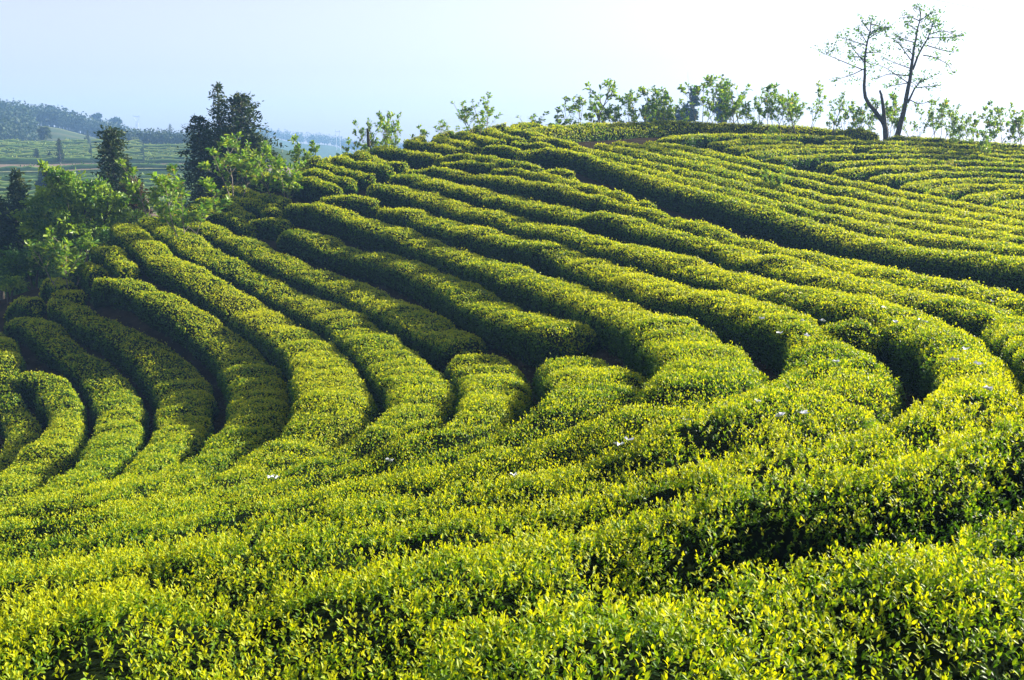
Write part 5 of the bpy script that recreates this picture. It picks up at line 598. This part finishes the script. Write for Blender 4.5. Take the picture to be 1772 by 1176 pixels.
tall_tree("tall_tree", "tall sparse tree with curved trunk and a dead stump fork, left of the pair", 51.3,
  [(zz([(655,1095),(640,1000),(600,960),(540,890),(460,800),(440,700),(445,600),(432,450),(440,330),(455,250),(470,130)]),   .14, .02),
   (zz([(645,1010),(622,890),(600,790),(575,722)]), .12, .05), (zz([(540,890),(570,840)]), .04, .03)],
  [zz(p) for p in ([(430,490),(330,380),(300,320)],[(420,550),(300,490),(180,430),(110,390)],[(432,470),(380,440),(340,450)],[(436,410),(520,410),(575,390)],[(440,330),(380,290),(330,240)],[(450,250),(520,225),(590,205)],[(445,300),(500,260),(560,235)],[(438,350),(300,300),(220,270)],[(436,540),(350,590),(210,630)],[(450,230),(400,170),(380,150)],[(440,480),(500,500),(530,515)],[(460,180),(520,180),(600,215)])],
  [(*zz([p])[0], n, .10) for p, n in (((350,240),10),((530,190),9),((470,125),5),((250,235),5),((115,400),6),((120,350),4),((160,380),4),((390,180),5),((580,205),4),((480,270),4),((330,450),5),((215,400),4),((490,410),4),((340,590),4),((375,625),3),((220,630),4),((320,500),3),((215,280),4),((430,410),4),((500,240),4),((300,380),3))], 5, GT)
tall_tree("tall_tree", "tall sparse tree with straight dark trunk, right and taller of the pair", 51.2,
  [(zz([(738,1104),(770,1000),(795,880),(800,760),(820,600),(830,450),(845,330),(860,200),(870,80)]), .15, .02),
   (zz([(838,500),(890,400),(950,290),(970,200)]), .06, .018), (zz([(815,775),(870,700),(915,640)]), .06, .02)],
  [zz(p) for p in ([(830,430),(750,390),(650,375)],[(820,540),(740,500),(625,440)],[(810,660),(740,600),(640,520),(510,465)],[(845,330),(760,310),(660,280)],[(860,230),(770,200),(690,170)],[(865,150),(800,105),(770,110)],[(870,150),(940,95),(1020,75)],[(950,290),(1040,290),(1140,290),(1220,268)],[(915,430),(1000,450),(1110,510),(1135,580)],[(940,350),(1050,395),(1115,420)],[(970,200),(1010,190),(1060,165)],[(960,260),(1040,235),(1150,300)],[(895,660),(960,610)],[(880,700),(1000,690)],[(800,660),(690,680)],[(825,480),(700,320),(600,270)],[(870,100),(860,40)],[(960,230),(960,160)],[(830,800),(900,840),(1000,810)],[(810,600),(640,580),(520,640)])],
  [(*zz([p])[0], n, .10) for p, n in (((800,110),5),((865,45),4),((940,95),6),((1015,80),5),((960,165),6),((880,190),5),((1040,240),6),((1050,285),5),((1145,295),5),((1215,268),3),((1050,400),5),((1110,425),3),((1000,455),4),((660,275),4),((700,300),3),((650,380),4),((880,350),7),((960,340),4),((770,205),4),((630,440),3),((760,620),5),((825,575),6),((830,230),4),((910,235),4),((1110,510),3),((935,570),3),((1000,690),4),((690,680),2),((1100,310),3),((960,130),3))], 6, GT)

# ------------------------------------------------------------------ conifers
def conifer(name, label, u, vb, vt, d, halfpx, prof, seed, group, dens=1.0, droop=.15, tint=.35, bare=0.0, cat="conifer", trunk=None, mat=None):
    r = np.random.default_rng(seed); base = foot(u, vb, d); top = at(u, vt, d)[2]; H = top - base[2]; R = (1.4 if 'group' in label else 1.15) * halfpx / 1722 * d
    root = thing(name, label, cat, base, group); gt = Geo(); gl = Geo()
    n = 9; zs = np.linspace(-.3, H * .98, n); wob = np.cumsum(r.normal(0, .02 * H / 6, (n, 2)), axis=0)
    tp = np.c_[wob, zs]; tube(gt, tp, np.linspace(.028 * H * .6 + .03, .012, n), 7)
    B = []; A = []; T = []; pz = [p[0] for p in prof]; pr = [p[1] for p in prof]
    nb = int(150 * dens)
    for k in range(nb):
        t = bare + (1 - bare) * (k + r.random()) / nb; z = t * H; rad = R * np.interp(t, pz, pr) * r.choice([r.uniform(.4, .8), r.uniform(.9, 1.3)])
        if rad < .03: rad = .05
        az = k * 2.4 + r.uniform(-.4, .4); c = np.array([np.interp(z, zs, tp[:, 0]), np.interp(z, zs, tp[:, 1]), z])
        o = np.array([math.cos(az), math.sin(az), 0]); up = r.uniform(.05, .5)
        e = c + o * rad + np.array([0, 0, rad * up - droop * rad])
        m = c + o * rad * .5 + np.array([0, 0, rad * up * .7])
        tube(gt, [c, m, e], [.02, .013, .006], 4)
        ns = int(8 + 22 * rad / R)
        tt = r.uniform(.22, 1.05, ns)[:, None]
        q = (1 - tt) ** 2 * c + 2 * tt * (1 - tt) * m + tt ** 2 * e + r.normal(0, .05 + .035 * rad, (ns, 3))
        B.append(q); ax = o * .7 + r.normal(0, .65, (ns, 3)) + np.array([0, 0, .15]); A.append(ax)
        T.append(np.clip(r.normal(tint, .2) + r.normal(0, .12, ns) + .25 * (t > .85), 0, 1))
    B = np.concatenate(B); A = np.concatenate(A); T = np.concatenate(T)
    leaves(gl, B, A, norm(r.normal(0, 1, A.shape)), r.uniform(.12, .30, len(B)) * (.7 + R * .12), T, LEAF_FAR, 0, .9)
    obj("trunk", gt.mesh("trunk", [trunk or M_BARK_DARK]), root); obj("crown", gl.mesh("crown", [mat or M_CON]), root)
CONE = [(0, .6), (.12, 1), (.4, .8), (.7, .5), (.9, .22), (1, .04)]
COLM = [(0, .7), (.2, 1), (.55, .9), (.8, .75), (.93, .5), (1, .15)]
GC = "dark conifers in the group left of the hill"
conifer("conifer", "dark conifer at the left of the tall conifer group, lower than the spire", 356, 410, 203, 49, 30, [(0,.9),(.35,1),(.6,.9),(.8,.6),(.93,.42),(1,.15)], 1, GC, 1.9)
conifer("conifer", "thin spire conifer tallest of the group, sparse with see-through top", 389, 420, 149, 50.5, 30, [(0,.9),(.35,.95),(.55,.6),(.6,.30),(.75,.24),(.9,.24),(.97,.18),(1,.05)], 2, GC, 1.15)
conifer("conifer", "broad dense conifer at the right of the group with rounded top", 430, 420, 168, 50, 42, COLM, 3, GC, 2.8)
conifer("conifer", "low dark conifer filling the middle of the group", 398, 430, 222, 52, 36, COLM, 4, GC, 2.0)
conifer("conifer", "small conifer at the right foot of the group, browner than the rest", 450, 420, 232, 48.5, 22, CONE, 5, GC, 1.2, tint=.5)
GK = "conifers standing in the left valley edge"
conifer("conifer", "dark conifer with lopped square top beside the broad green tree", 205, 430, 226, 45, 42, [(0,1),(.45,1),(.58,.82),(.68,.55),(.76,.38),(.86,.36),(.96,.42),(1,.28)], 6, GK, 2.4, tint=.45)
conifer("conifer", "short side conifer leaning by the lopped one, to its right", 230, 430, 270, 46, 20, CONE, 7, GK, 1.0, tint=.55)
conifer("conifer", "reddish brown undergrown conifer between lopped one and pale saplings", 240, 420, 312, 44, 22, COLM, 8, GK, 1.0, tint=.6, mat=M_CON_BROWN)
conifer("conifer", "bushy pointed conifer near the left frame edge", 42, 450, 296, 44, 25, [(0,.9),(.3,1),(.55,.95),(.75,.6),(.9,.32),(1,.08)], 9, GK, 1.9, tint=.4)
conifer("conifer", "dark conifer half cut by the left frame edge", 2, 470, 335, 40, 26, COLM, 10, GK, 1.6, bare=.3)

# ------------------------------------------------------------------ broadleaf trees and shrubs
def broad_tree(name, label, u, vb, d, lobes, seed, group=None, n=9000, tint=.5, leaf=(.09, .2), cat="tree", mat=None, trunk=True):
    """lobes: (u, v, half width px, half height px) of the crown's clumps"""
    r = np.random.default_rng(seed); base = foot(u, vb, d); root = thing(name, label, cat, base, group); gt = Geo(); gl = Geo()
    px = d / 1722; tot = sum(l[2] * l[3] for l in lobes); B = []; A = []; T = []
    for (lu, lv, lw, lh) in lobes:
        c = at(lu, lv, d) - base; c[1] = r.uniform(-.5, .5) * lw * px
        k = int(n * lw * lh / tot)
        if trunk:
            m = np.array([c[0] * .4, c[1] * .4, c[2] * .55]); tube(gt, [np.array([0, 0, -.3]), m, c], [.05 + .02 * px * 20, .04, .015], 6)
            for q in range(5):
                o = r.normal(0, .6, 3) * np.array([lw * px, lw * px, lh * px]); tube(gt, [m + (c - m) * r.uniform(.4, .9), c + o], [.02, .006], 4)
        # small clumps inside the lobe
        nc = max(4, k // 60); cc = norm(r.normal(0, 1, (nc, 3))) * (r.uniform(.35, 1.05, (nc, 1)))
        cc = c + cc * np.array([lw * px, lw * px * .9, lh * px])
        idx = r.integers(0, nc, k); sp = .16 * (lw * px) ** .5
        q = cc[idx] + r.normal(0, 1, (k, 3)) * np.array([sp, sp, sp * .6])
        B.append(q); A.append(norm(q - c) * .5 + r.normal(0, .7, (k, 3))); ct = r.normal(tint, .22, nc); T.append(np.clip(ct[idx] + r.normal(0, .14, k), 0, 1))
    B = np.concatenate(B); A = np.concatenate(A); T = np.concatenate(T)
    leaves(gl, B, A, norm(np.array([0, 0, .6]) + r.normal(0, .7, A.shape)), r.uniform(*leaf, len(B)), T, LEAF_MID if d < 60 else LEAF_FAR, 0, 1.1)
    if trunk: obj("trunk", gt.mesh("trunk", [M_BARK_DARK]), root)
    obj("crown", gl.mesh("crown", [mat or M_BROAD]), root)
broad_tree("broadleaf_tree", "broad bright green feathery tree at the left, with a leaning leafy top", 135, 470, 41,
  [(125,330,42,34),(165,345,45,30),(95,370,45,35),(195,365,32,24),(140,385,60,32),(215,345,20,14),(105,302,14,20),(92,290,7,9),(60,400,40,26),(175,405,40,20),(118,310,22,16)], 21, None, 15000, .74, (.11, .25))
GD = "shrubs under the trees at the left edge"
broad_tree("shrub", "dark shaded shrub mass below the broad tree at the left", 60, 480, 37, [(35,455,40,22),(80,440,36,20),(10,470,20,16)], 22, GD, 6000, .2, (.07, .15), "shrub")
broad_tree("shrub", "light leaved low shrub at the left frame edge above the rows", 14, 505, 35, [(10,492,20,10),(34,488,14,8)], 23, GD, 1500, .8, (.06, .13), "shrub")
broad_tree("shrub", "small yellow green shrub right of the broad tree's crown", 238, 400, 42, [(240,372,20,14),(222,385,14,10)], 24, GD, 1500, .75, (.05, .12), "shrub")
broad_tree("shrub", "dim green shrub behind the rows' upper left ends", 150, 440, 39, [(160,425,26,14),(195,410,18,12)], 25, GD, 2500, .3, (.06, .14), "shrub")
GG = "greyish trees beyond the ridge"
for i, (u, v, w, h, lab) in enumerate([(1122,196,16,14,"greyish hazy tree low behind the ridge's densest clump"),(1192,178,15,30,"greyish hazy tree left of the tall central ridge sapling"),(1246,180,13,28,"greyish hazy tree right of the tall central ridge sapling"),(1160,200,20,10,"greyish hazy bush behind the middle of the ridge line")]):
    broad_tree("distant_tree", lab, u, 290, 118, [(u, v, w, h), (u + 6, v + 10, w, h * .8), (u - 5, v + 18, w, h * .7)], 60 + i, GG, 800, .3, (.35, .8), "tree", M_WOOD)

# ------------------------------------------------------------------ rough growth under the trees at the left
r = np.random.default_rng(50); n = 60000
x = r.uniform(-34, -8, n); y = r.uniform(24, 66, n); z, w = ground(x, y); k_ = (w < .75) & (np.arctan2(-x, y) < .62)
g = Geo(); B = np.stack([x, y, z], 1)[k_]; n = len(B)
hgt = .35 + .3 * noise2(B[:, 0] / 2.2, B[:, 1] / 2.2, 8)
B[:, 2] += r.random(n) * np.maximum(hgt, .05)
leaves(g, B, r.normal(0, .6, (n, 3)) + np.array([0, 0, .7]), norm(r.normal(0, 1, (n, 3))), r.uniform(.12, .34, n), np.clip(r.normal(.38, .2, n), 0, 1), LEAF_FAR, 0, .8)
kind(obj("undergrowth", g.mesh("undergrowth", [M_BROAD])), "stuff")

# ------------------------------------------------------------------ leaf litter and clods in the paths between the hedges
r = np.random.default_rng(51); n = 90000
rr = 2 + 30 * r.random(n) ** .8; th = r.uniform(-.62, .62, n); x = rr * np.sin(th); y = rr * np.cos(th); z, w = ground(x, y); k_ = w > .6
B = np.stack([x, y, z + .012 + .03 * r.random(n)], 1)[k_]; n = len(B); g = Geo()
leaves(g, B, r.normal(0, 1, (n, 3)) * np.array([1, 1, .35]), norm(np.array([0, 0, 1.0]) + r.normal(0, .45, (n, 3))), r.uniform(.03, .085, n), r.random(n), LEAF_MID, 0, 1.1)
M_LITTER = leaf_material("dry_leaf_litter", [(0.0, (.03, .022, .012)), (.6, (.09, .065, .032)), (1.0, (.10, .16, .04))], rough=.8, transl=.1, spec=.1, tcol=(1, 1, 1))
kind(obj("leaf_litter", g.mesh("leaf_litter", [M_LITTER])), "stuff")

# ------------------------------------------------------------------ far slope: terraces, woods, single trees
def far_row(u0, u1, r0, h, wdt, seed, lab, grp, tint):
    r = np.random.default_rng(seed); th = np.arctan((np.linspace(u0, u1, max(6, int((u1 - u0) * r0 / 1722 / 1.2))) - 886) / 1722)
    x = r0 * np.sin(th); y = r0 * np.cos(th); z = ground(x, y)[0]
    g = Geo(); n = len(x); hh = h * (.75 + .35 * r.random(n)); M = 7; a = np.linspace(-1.45, 1.45, M)
    rad = np.stack([x, y], 1) / r0
    X = np.stack([x[:, None] + rad[:, :1] * np.sin(a)[None] * wdt / 2, y[:, None] + rad[:, 1:] * np.sin(a)[None] * wdt / 2, z[:, None] + hh[:, None] * np.cos(a)[None] ** .6], -1)
    i = np.arange(n - 1)[:, None] * M; j = np.arange(M - 1)[None]; f = np.stack([i + j, i + j + 1, i + M + j + 1, i + M + j], -1).reshape(-1, 4)
    tt = np.clip(r.normal(tint, .1, n), 0, 1)[:, None] * np.where(np.abs(a) < .75, 1.0, .12)[None]          # fresh tops over old leaves, with shade painted into the flanks' tint
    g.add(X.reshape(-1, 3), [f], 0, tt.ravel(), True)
    k = n * (6 if tint < .82 and r0 > 150 else 2); q = r.integers(0, n - 1, k); aa = r.uniform(-1.3, 1.3, k); fr = r.random(k)
    xb = x[q] + (x[q + 1] - x[q]) * fr; yb = y[q] + (y[q + 1] - y[q]) * fr
    B = np.stack([xb + xb / r0 * np.sin(aa) * wdt / 2, yb + yb / r0 * np.sin(aa) * wdt / 2, z[q] + hh[q] * np.cos(aa) ** .6], 1)
    leaves(g, B, r.normal(0, 1, (k, 3)) + np.array([0, 0, .5]), norm(r.normal(0, 1, (k, 3))), r.uniform(.25, .5, k), np.clip(r.normal(tint, .15, k), 0, 1) * np.where(np.abs(aa) < .8, 1, .15), LEAF_FAR, 0, 1.2)  # scattered sprays repeat the shade tinted into the flanks
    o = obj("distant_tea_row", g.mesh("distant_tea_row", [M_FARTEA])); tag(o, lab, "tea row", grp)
B1 = "hazy lumpy tea row on the distant terraced slope, left block"; B2 = "hazy straight tea row on the distant terraced slope, middle block"; B3 = "hazy straight tea row on the distant terraced slope, right block"
k = 0
for r0 in np.arange(188, 237, 3.9):
    far_row(-40, 168 + 3 * math.sin(k), r0, 1.1, 2.2, 300 + k, B1, "rows of the left distant terrace block", .8); k += 1
for r0 in np.arange(188, 237, 4.4):
    far_row(172, 256 + 3 * math.sin(k), r0, 1.1, 2.0, 300 + k, B2, "rows of the middle distant terrace block", .9); k += 1
for r0 in np.arange(184, 228, 4.4):
    far_row(261, 345, r0, 1.1, 2.0, 300 + k, B3, "rows of the right distant terrace block", .8); k += 1
for r0 in (100, 106, 112, 118, 124, 131, 138, 145):
    far_row(-40, 350, r0, .8, 3.2, 300 + k, "pale green crop strip on the valley floor below the terraces", "crop strips on the valley floor", .75); k += 1
far_row(-40, 345, 170, 1.0, 2.5, 390, "long green hedge line under the brown terrace bank", "hedge line under the terraces", .6)

def crown_cloud(g, c, w, h, n, r, tint, size):
    q = norm(r.normal(0, 1, (n, 3))) * r.uniform(.3, 1.05, (n, 1)) * np.array([w, w, h]); q[:, 2] = np.where(q[:, 2] < -.4 * h, -.4 * h, q[:, 2])
    B = c + q; leaves(g, B, r.normal(0, 1, (n, 3)), norm(r.normal(0, 1, (n, 3))), r.uniform(.6, 1.2, n) * size, np.clip(r.normal(tint, .18, n), 0, 1), LEAF_FAR, 0, 1.5)
def woods(name, n, th0, th1, r0, r1, hmin, hmax, seed, tint):
    r = np.random.default_rng(seed); g = Geo()
    th = np.radians(r.uniform(th0, th1, n)); rr = r.uniform(r0, r1, n); x = rr * np.sin(th); y = rr * np.cos(th); z = ground(x, y)[0]
    for i in range(n):
        h = r.uniform(hmin, hmax); tube(g, [(x[i], y[i], z[i] - .3), (x[i], y[i], z[i] + h * .5)], [.18, .1], 4, 0, .1)
        w = h * r.uniform(.32, .52); crown_cloud(g, np.array([x[i], y[i], z[i] + h * .5]), w, h * .55, 110, r, tint + r.normal(0, .05), .9 * h / 7)
    kind(obj(name, g.mesh(name, [M_WOOD])), "stuff")
woods("hillside_wood", 760, -33, -17, 388, 436, 5, 7.5, 71, .12)
woods("lower_wood", 200, -34, -25.2, 290, 380, 5, 8, 74, .25)
woods("dark_wood", 190, -22, -16.6, 262, 292, 3.0, 5.2, 72, .15)
woods("pale_wood", 70, -17.6, -13.5, 236, 262, 2.0, 4.0, 73, .75)
woods("ridge_wood", 260, -16, -4, 770, 830, 5, 9, 75, .4)
GF = "single trees on the distant slope"
conifer("distant_conifer", "bluish conifer on a pale bare trunk before the distant terraces", 106, 299, 240, 160, 9, CONE, 81, GF, .8, bare=.22, trunk=M_BARK)
conifer("distant_conifer", "dark pointed cypress on the distant terrace top", 153, 250, 226, 238, 4.5, CONE, 82, GF, .7)
conifer("distant_conifer", "tiny dark cypress left of the pointed one on the terrace top", 148, 250, 238, 238, 2.5, CONE, 83, GF, .5)
conifer("distant_conifer", "faint narrow conifer with bare stem at the left of the terraces", 66, 290, 258, 168, 6, CONE, 84, GF, .6, bare=.3)
conifer("distant_conifer", "faint bluish conifer low on the terraces", 88, 288, 264, 172, 6, CONE, 85, GF, .6)
conifer("distant_conifer", "tiered hazy conifer at the right end of the dark distant wood", 297, 262, 215, 255, 8, CONE, 86, GF, .7)
conifer("distant_conifer", "hazy rounded conifer by the group's left side on the distant slope", 329, 262, 227, 250, 7, COLM, 87, GF, .7)
broad_tree("distant_tree", "pale airy round tree on the distant terrace top", 82, 250, 240, [(82,228,11,8),(78,236,10,7)], 88, GF, 900, .75, (.5, 1.1), "tree", M_WOOD)
broad_tree("distant_tree", "bluish bushy tree on the valley floor behind the broad green tree", 82, 345, 110, [(82,318,15,18),(76,332,14,12),(92,304,9,12)], 89, GF, 1800, .25, (.3, .7), "tree", M_WOOD)
broad_tree("distant_tree", "pale shrub like tree at the middle terrace block's upper corner", 237, 250, 236, [(237,243,10,5),(228,246,8,4)], 90, GF, 500, .8, (.5, 1.0), "tree", M_WOOD)
for i, (u, v, w) in enumerate([(28,184,7),(42,184,5),(61,186,6),(84,186,7),(108,193,5),(167,199,7),(200,206,7)]):
    broad_tree("skyline_tree", "umbrella crowned tree on the hazy hilltop, " + ["first","second","third","fourth","fifth","sixth","seventh"][i] + " along its skyline from the left", u, v + 18, 425, [(u, v + 4, w, 3.5), (u + 1, v + 7, w * .6, 3)], 95 + i, "umbrella trees on the hazy hilltop", 500, .3, (.9, 1.8), "tree", M_WOOD)

# ------------------------------------------------------------------ pylon, poles, cable
def bars(name, label, cat, origin, parts, mat):
    root = thing(name, label, cat, origin)
    for nm, segs in parts:
        g = Geo()
        for p, q, rad in segs: tube(g, [p, q], [rad, rad], 5)
        obj(nm, g.mesh(nm, [mat]), root)
    return root
pb = foot(239, 235, 760); zt = at(239, 199, 760)[2]; hp = zt - pb[2]; w = 5.5 * 760 / 1722
k1 = hp - 12 * 760 / 1722; ph = hp - k1
legs = [((sx * 2.2, sy * 2.2, -1), (sx * .5, sy * .5, k1), .16) for sx in (-1, 1) for sy in (-1, 1)]
zs = np.linspace(0, k1, 6)
lat = []
for a_, b_ in zip(zs[:-1], zs[1:]):
    wa = 2.2 - 1.7 * a_ / k1; wb = 2.2 - 1.7 * b_ / k1
    for sy in (-1, 1): lat += [((-wa, sy * wa, a_), (wb, sy * wb, b_), .08), ((wa, sy * wa, a_), (-wb, sy * wb, b_), .08), ((sy * wa, -wa, a_), (sy * wb, wb, b_), .08)]
head = [((0, 0, k1), (-w * .75, 0, k1 + ph * .45), .16), ((0, 0, k1), (w * .75, 0, k1 + ph * .45), .16), ((-w * .75, 0, k1 + ph * .45), (-w, 0, k1 + ph * .78), .15), ((w * .75, 0, k1 + ph * .45), (w, 0, k1 + ph * .78), .15),
        ((-w, 0, k1 + ph * .78), (-w * .8, 0, k1 + ph), .13), ((w, 0, k1 + ph * .78), (w * .8, 0, k1 + ph), .13), ((-w, 0, k1 + ph * .80), (w, 0, k1 + ph * .80), .14), ((-w * .4, 0, k1 + ph * .8), (-w * .4, 0, k1 + ph * .55), .08), ((w * .4, 0, k1 + ph * .8), (w * .4, 0, k1 + ph * .55), .08)]
bars("power_pylon", "faint lattice power pylon with cat-eared head behind the hazy hill", "pylon", pb, [("leg_frame", legs), ("lattice", lat), ("head_frame", head)], M_STEEL)
qb = foot(586, 262, 700); hq = at(586, 224, 700)[2] - qb[2]
st = foot(640, 258, 47.6); g = Geo(); e = at(636, 222, 47.6) - st
tube(g, [(0, 0, -.3), e * .5 + np.array([.03, 0, 0]), e], [.16, .12, .06], 8)
for q in ((.35, -.25, .3), (.7, .28, .35)): tube(g, [e * q[0], e * q[0] + np.array([q[1], .1, q[2]])], [.05, .02], 6)
tag(obj("tree_stump", g.mesh("tree_stump", [M_BARK_DARK]), None, tuple(st)), "dark leaning dead stump among the left skyline saplings", "stump")
bars("power_poles", "faint twin pole power line support on the hazy ridge", "pole", qb, [("pole", [((-1.3, 0, -1), (-1.3, 0, hq), .2)]), ("pole", [((1.3, 0, -1), (1.3, 0, hq * .96), .2)]), ("crossarm", [((-2.2, 0, hq * .9), (2.2, 0, hq * .9), .12)])], M_STEEL)
g = Geo(); c0 = at(1340, -62, 75); c1 = at(2150, 92, 75); tt = np.linspace(0, 1, 30)[:, None]
tube(g, c0 + (c1 - c0) * tt - np.array([0, 0, 1.0]) * (tt * (1 - tt)) * 1.6, np.full(30, .016), 5)
tag(obj("overhead_cable", g.mesh("overhead_cable", [M_STEEL])), "thin pale overhead cable crossing the sky's upper right corner", "cable")

# ------------------------------------------------------------------ dewy spider webs on the hedges
WEB = [(1317,554),(1388,558),(1348,580),(1396,584),(1350,725),(1311,702),(1447,630),(1550,561),(1424,558),(1692,635),(1710,679),(1670,608),(1650,628),(1390,720),(1072,775),(1088,766),(888,827),(1188,732),(1590,556),(1529,534),(1509,530),(1600,560),(1717,525),(469,829),(477,831),(675,801),(1228,457)]
rw = np.random.default_rng(4)
for u, v in WEB:
    p, d = on_canopy(u, v); g = Geo(); n = 11; s = .030 if d > 8 else .018
    an = np.linspace(0, 6.283, n, endpoint=False); rad = s * rw.uniform(.35, 1.35, n)
    ring = np.stack([rad * np.cos(an) * 1.5, rad * np.sin(an), rw.normal(0, .012, n)], 1); az = rw.uniform(-.6, .6)
    ring = np.stack([ring[:, 0] * math.cos(az) - ring[:, 1] * math.sin(az), ring[:, 0] * math.sin(az) + ring[:, 1] * math.cos(az), ring[:, 2]], 1)
    V = np.concatenate([ring, [[0, 0, -.02]]]); low = V - np.array([0, 0, .004])
    i = np.arange(n); j = (i + 1) % n
    g.add(np.concatenate([V, low]), [np.stack([i, j, i * 0 + n], 1), np.stack([j + n + 1, i + n + 1, i * 0 + 2 * n + 1], 1), np.stack([j, i, i + n + 1], 1), np.stack([j, i + n + 1, j + n + 1], 1)], 0, .5)
    o = obj("spider_web", g.mesh("spider_web", [M_WEB]), None, (p[0], p[1], p[2] + .045))
    tag(o, "small white dewy spider web lying on a sunlit tea hedge", "spider web", "dewy spider webs on the tea hedges")

# ------------------------------------------------------------------ haze
def build_haze():
    x0, x1, y0, y1, z0, z1 = -1000, 1000, -120, 900, -12, 46
    V = [(x, y, z) for z in (z0, z1) for y in (y0, y1) for x in (x0, x1)]
    me = bpy.data.meshes.new("haze"); me.from_pydata(V, [], [(0, 2, 3, 1), (4, 5, 7, 6), (0, 1, 5, 4), (2, 6, 7, 3), (0, 4, 6, 2), (1, 3, 7, 5)])
    m = bpy.data.materials.new("haze_air"); m.use_nodes = True; nt = m.node_tree; nt.nodes.remove(nt.nodes["Principled BSDF"])
    pv = nt.nodes.new("ShaderNodeVolumePrincipled"); pv.inputs["Color"].default_value = (.25, .47, .88, 1); pv.inputs["Density"].default_value = HAZE; pv.inputs["Anisotropy"].default_value = .1
    nt.links.new(pv.outputs[0], nt.nodes["Material Output"].inputs["Volume"]); me.materials.append(m)
    kind(obj("haze", me), "stuff")
HAZE = 0.00078
build_haze()
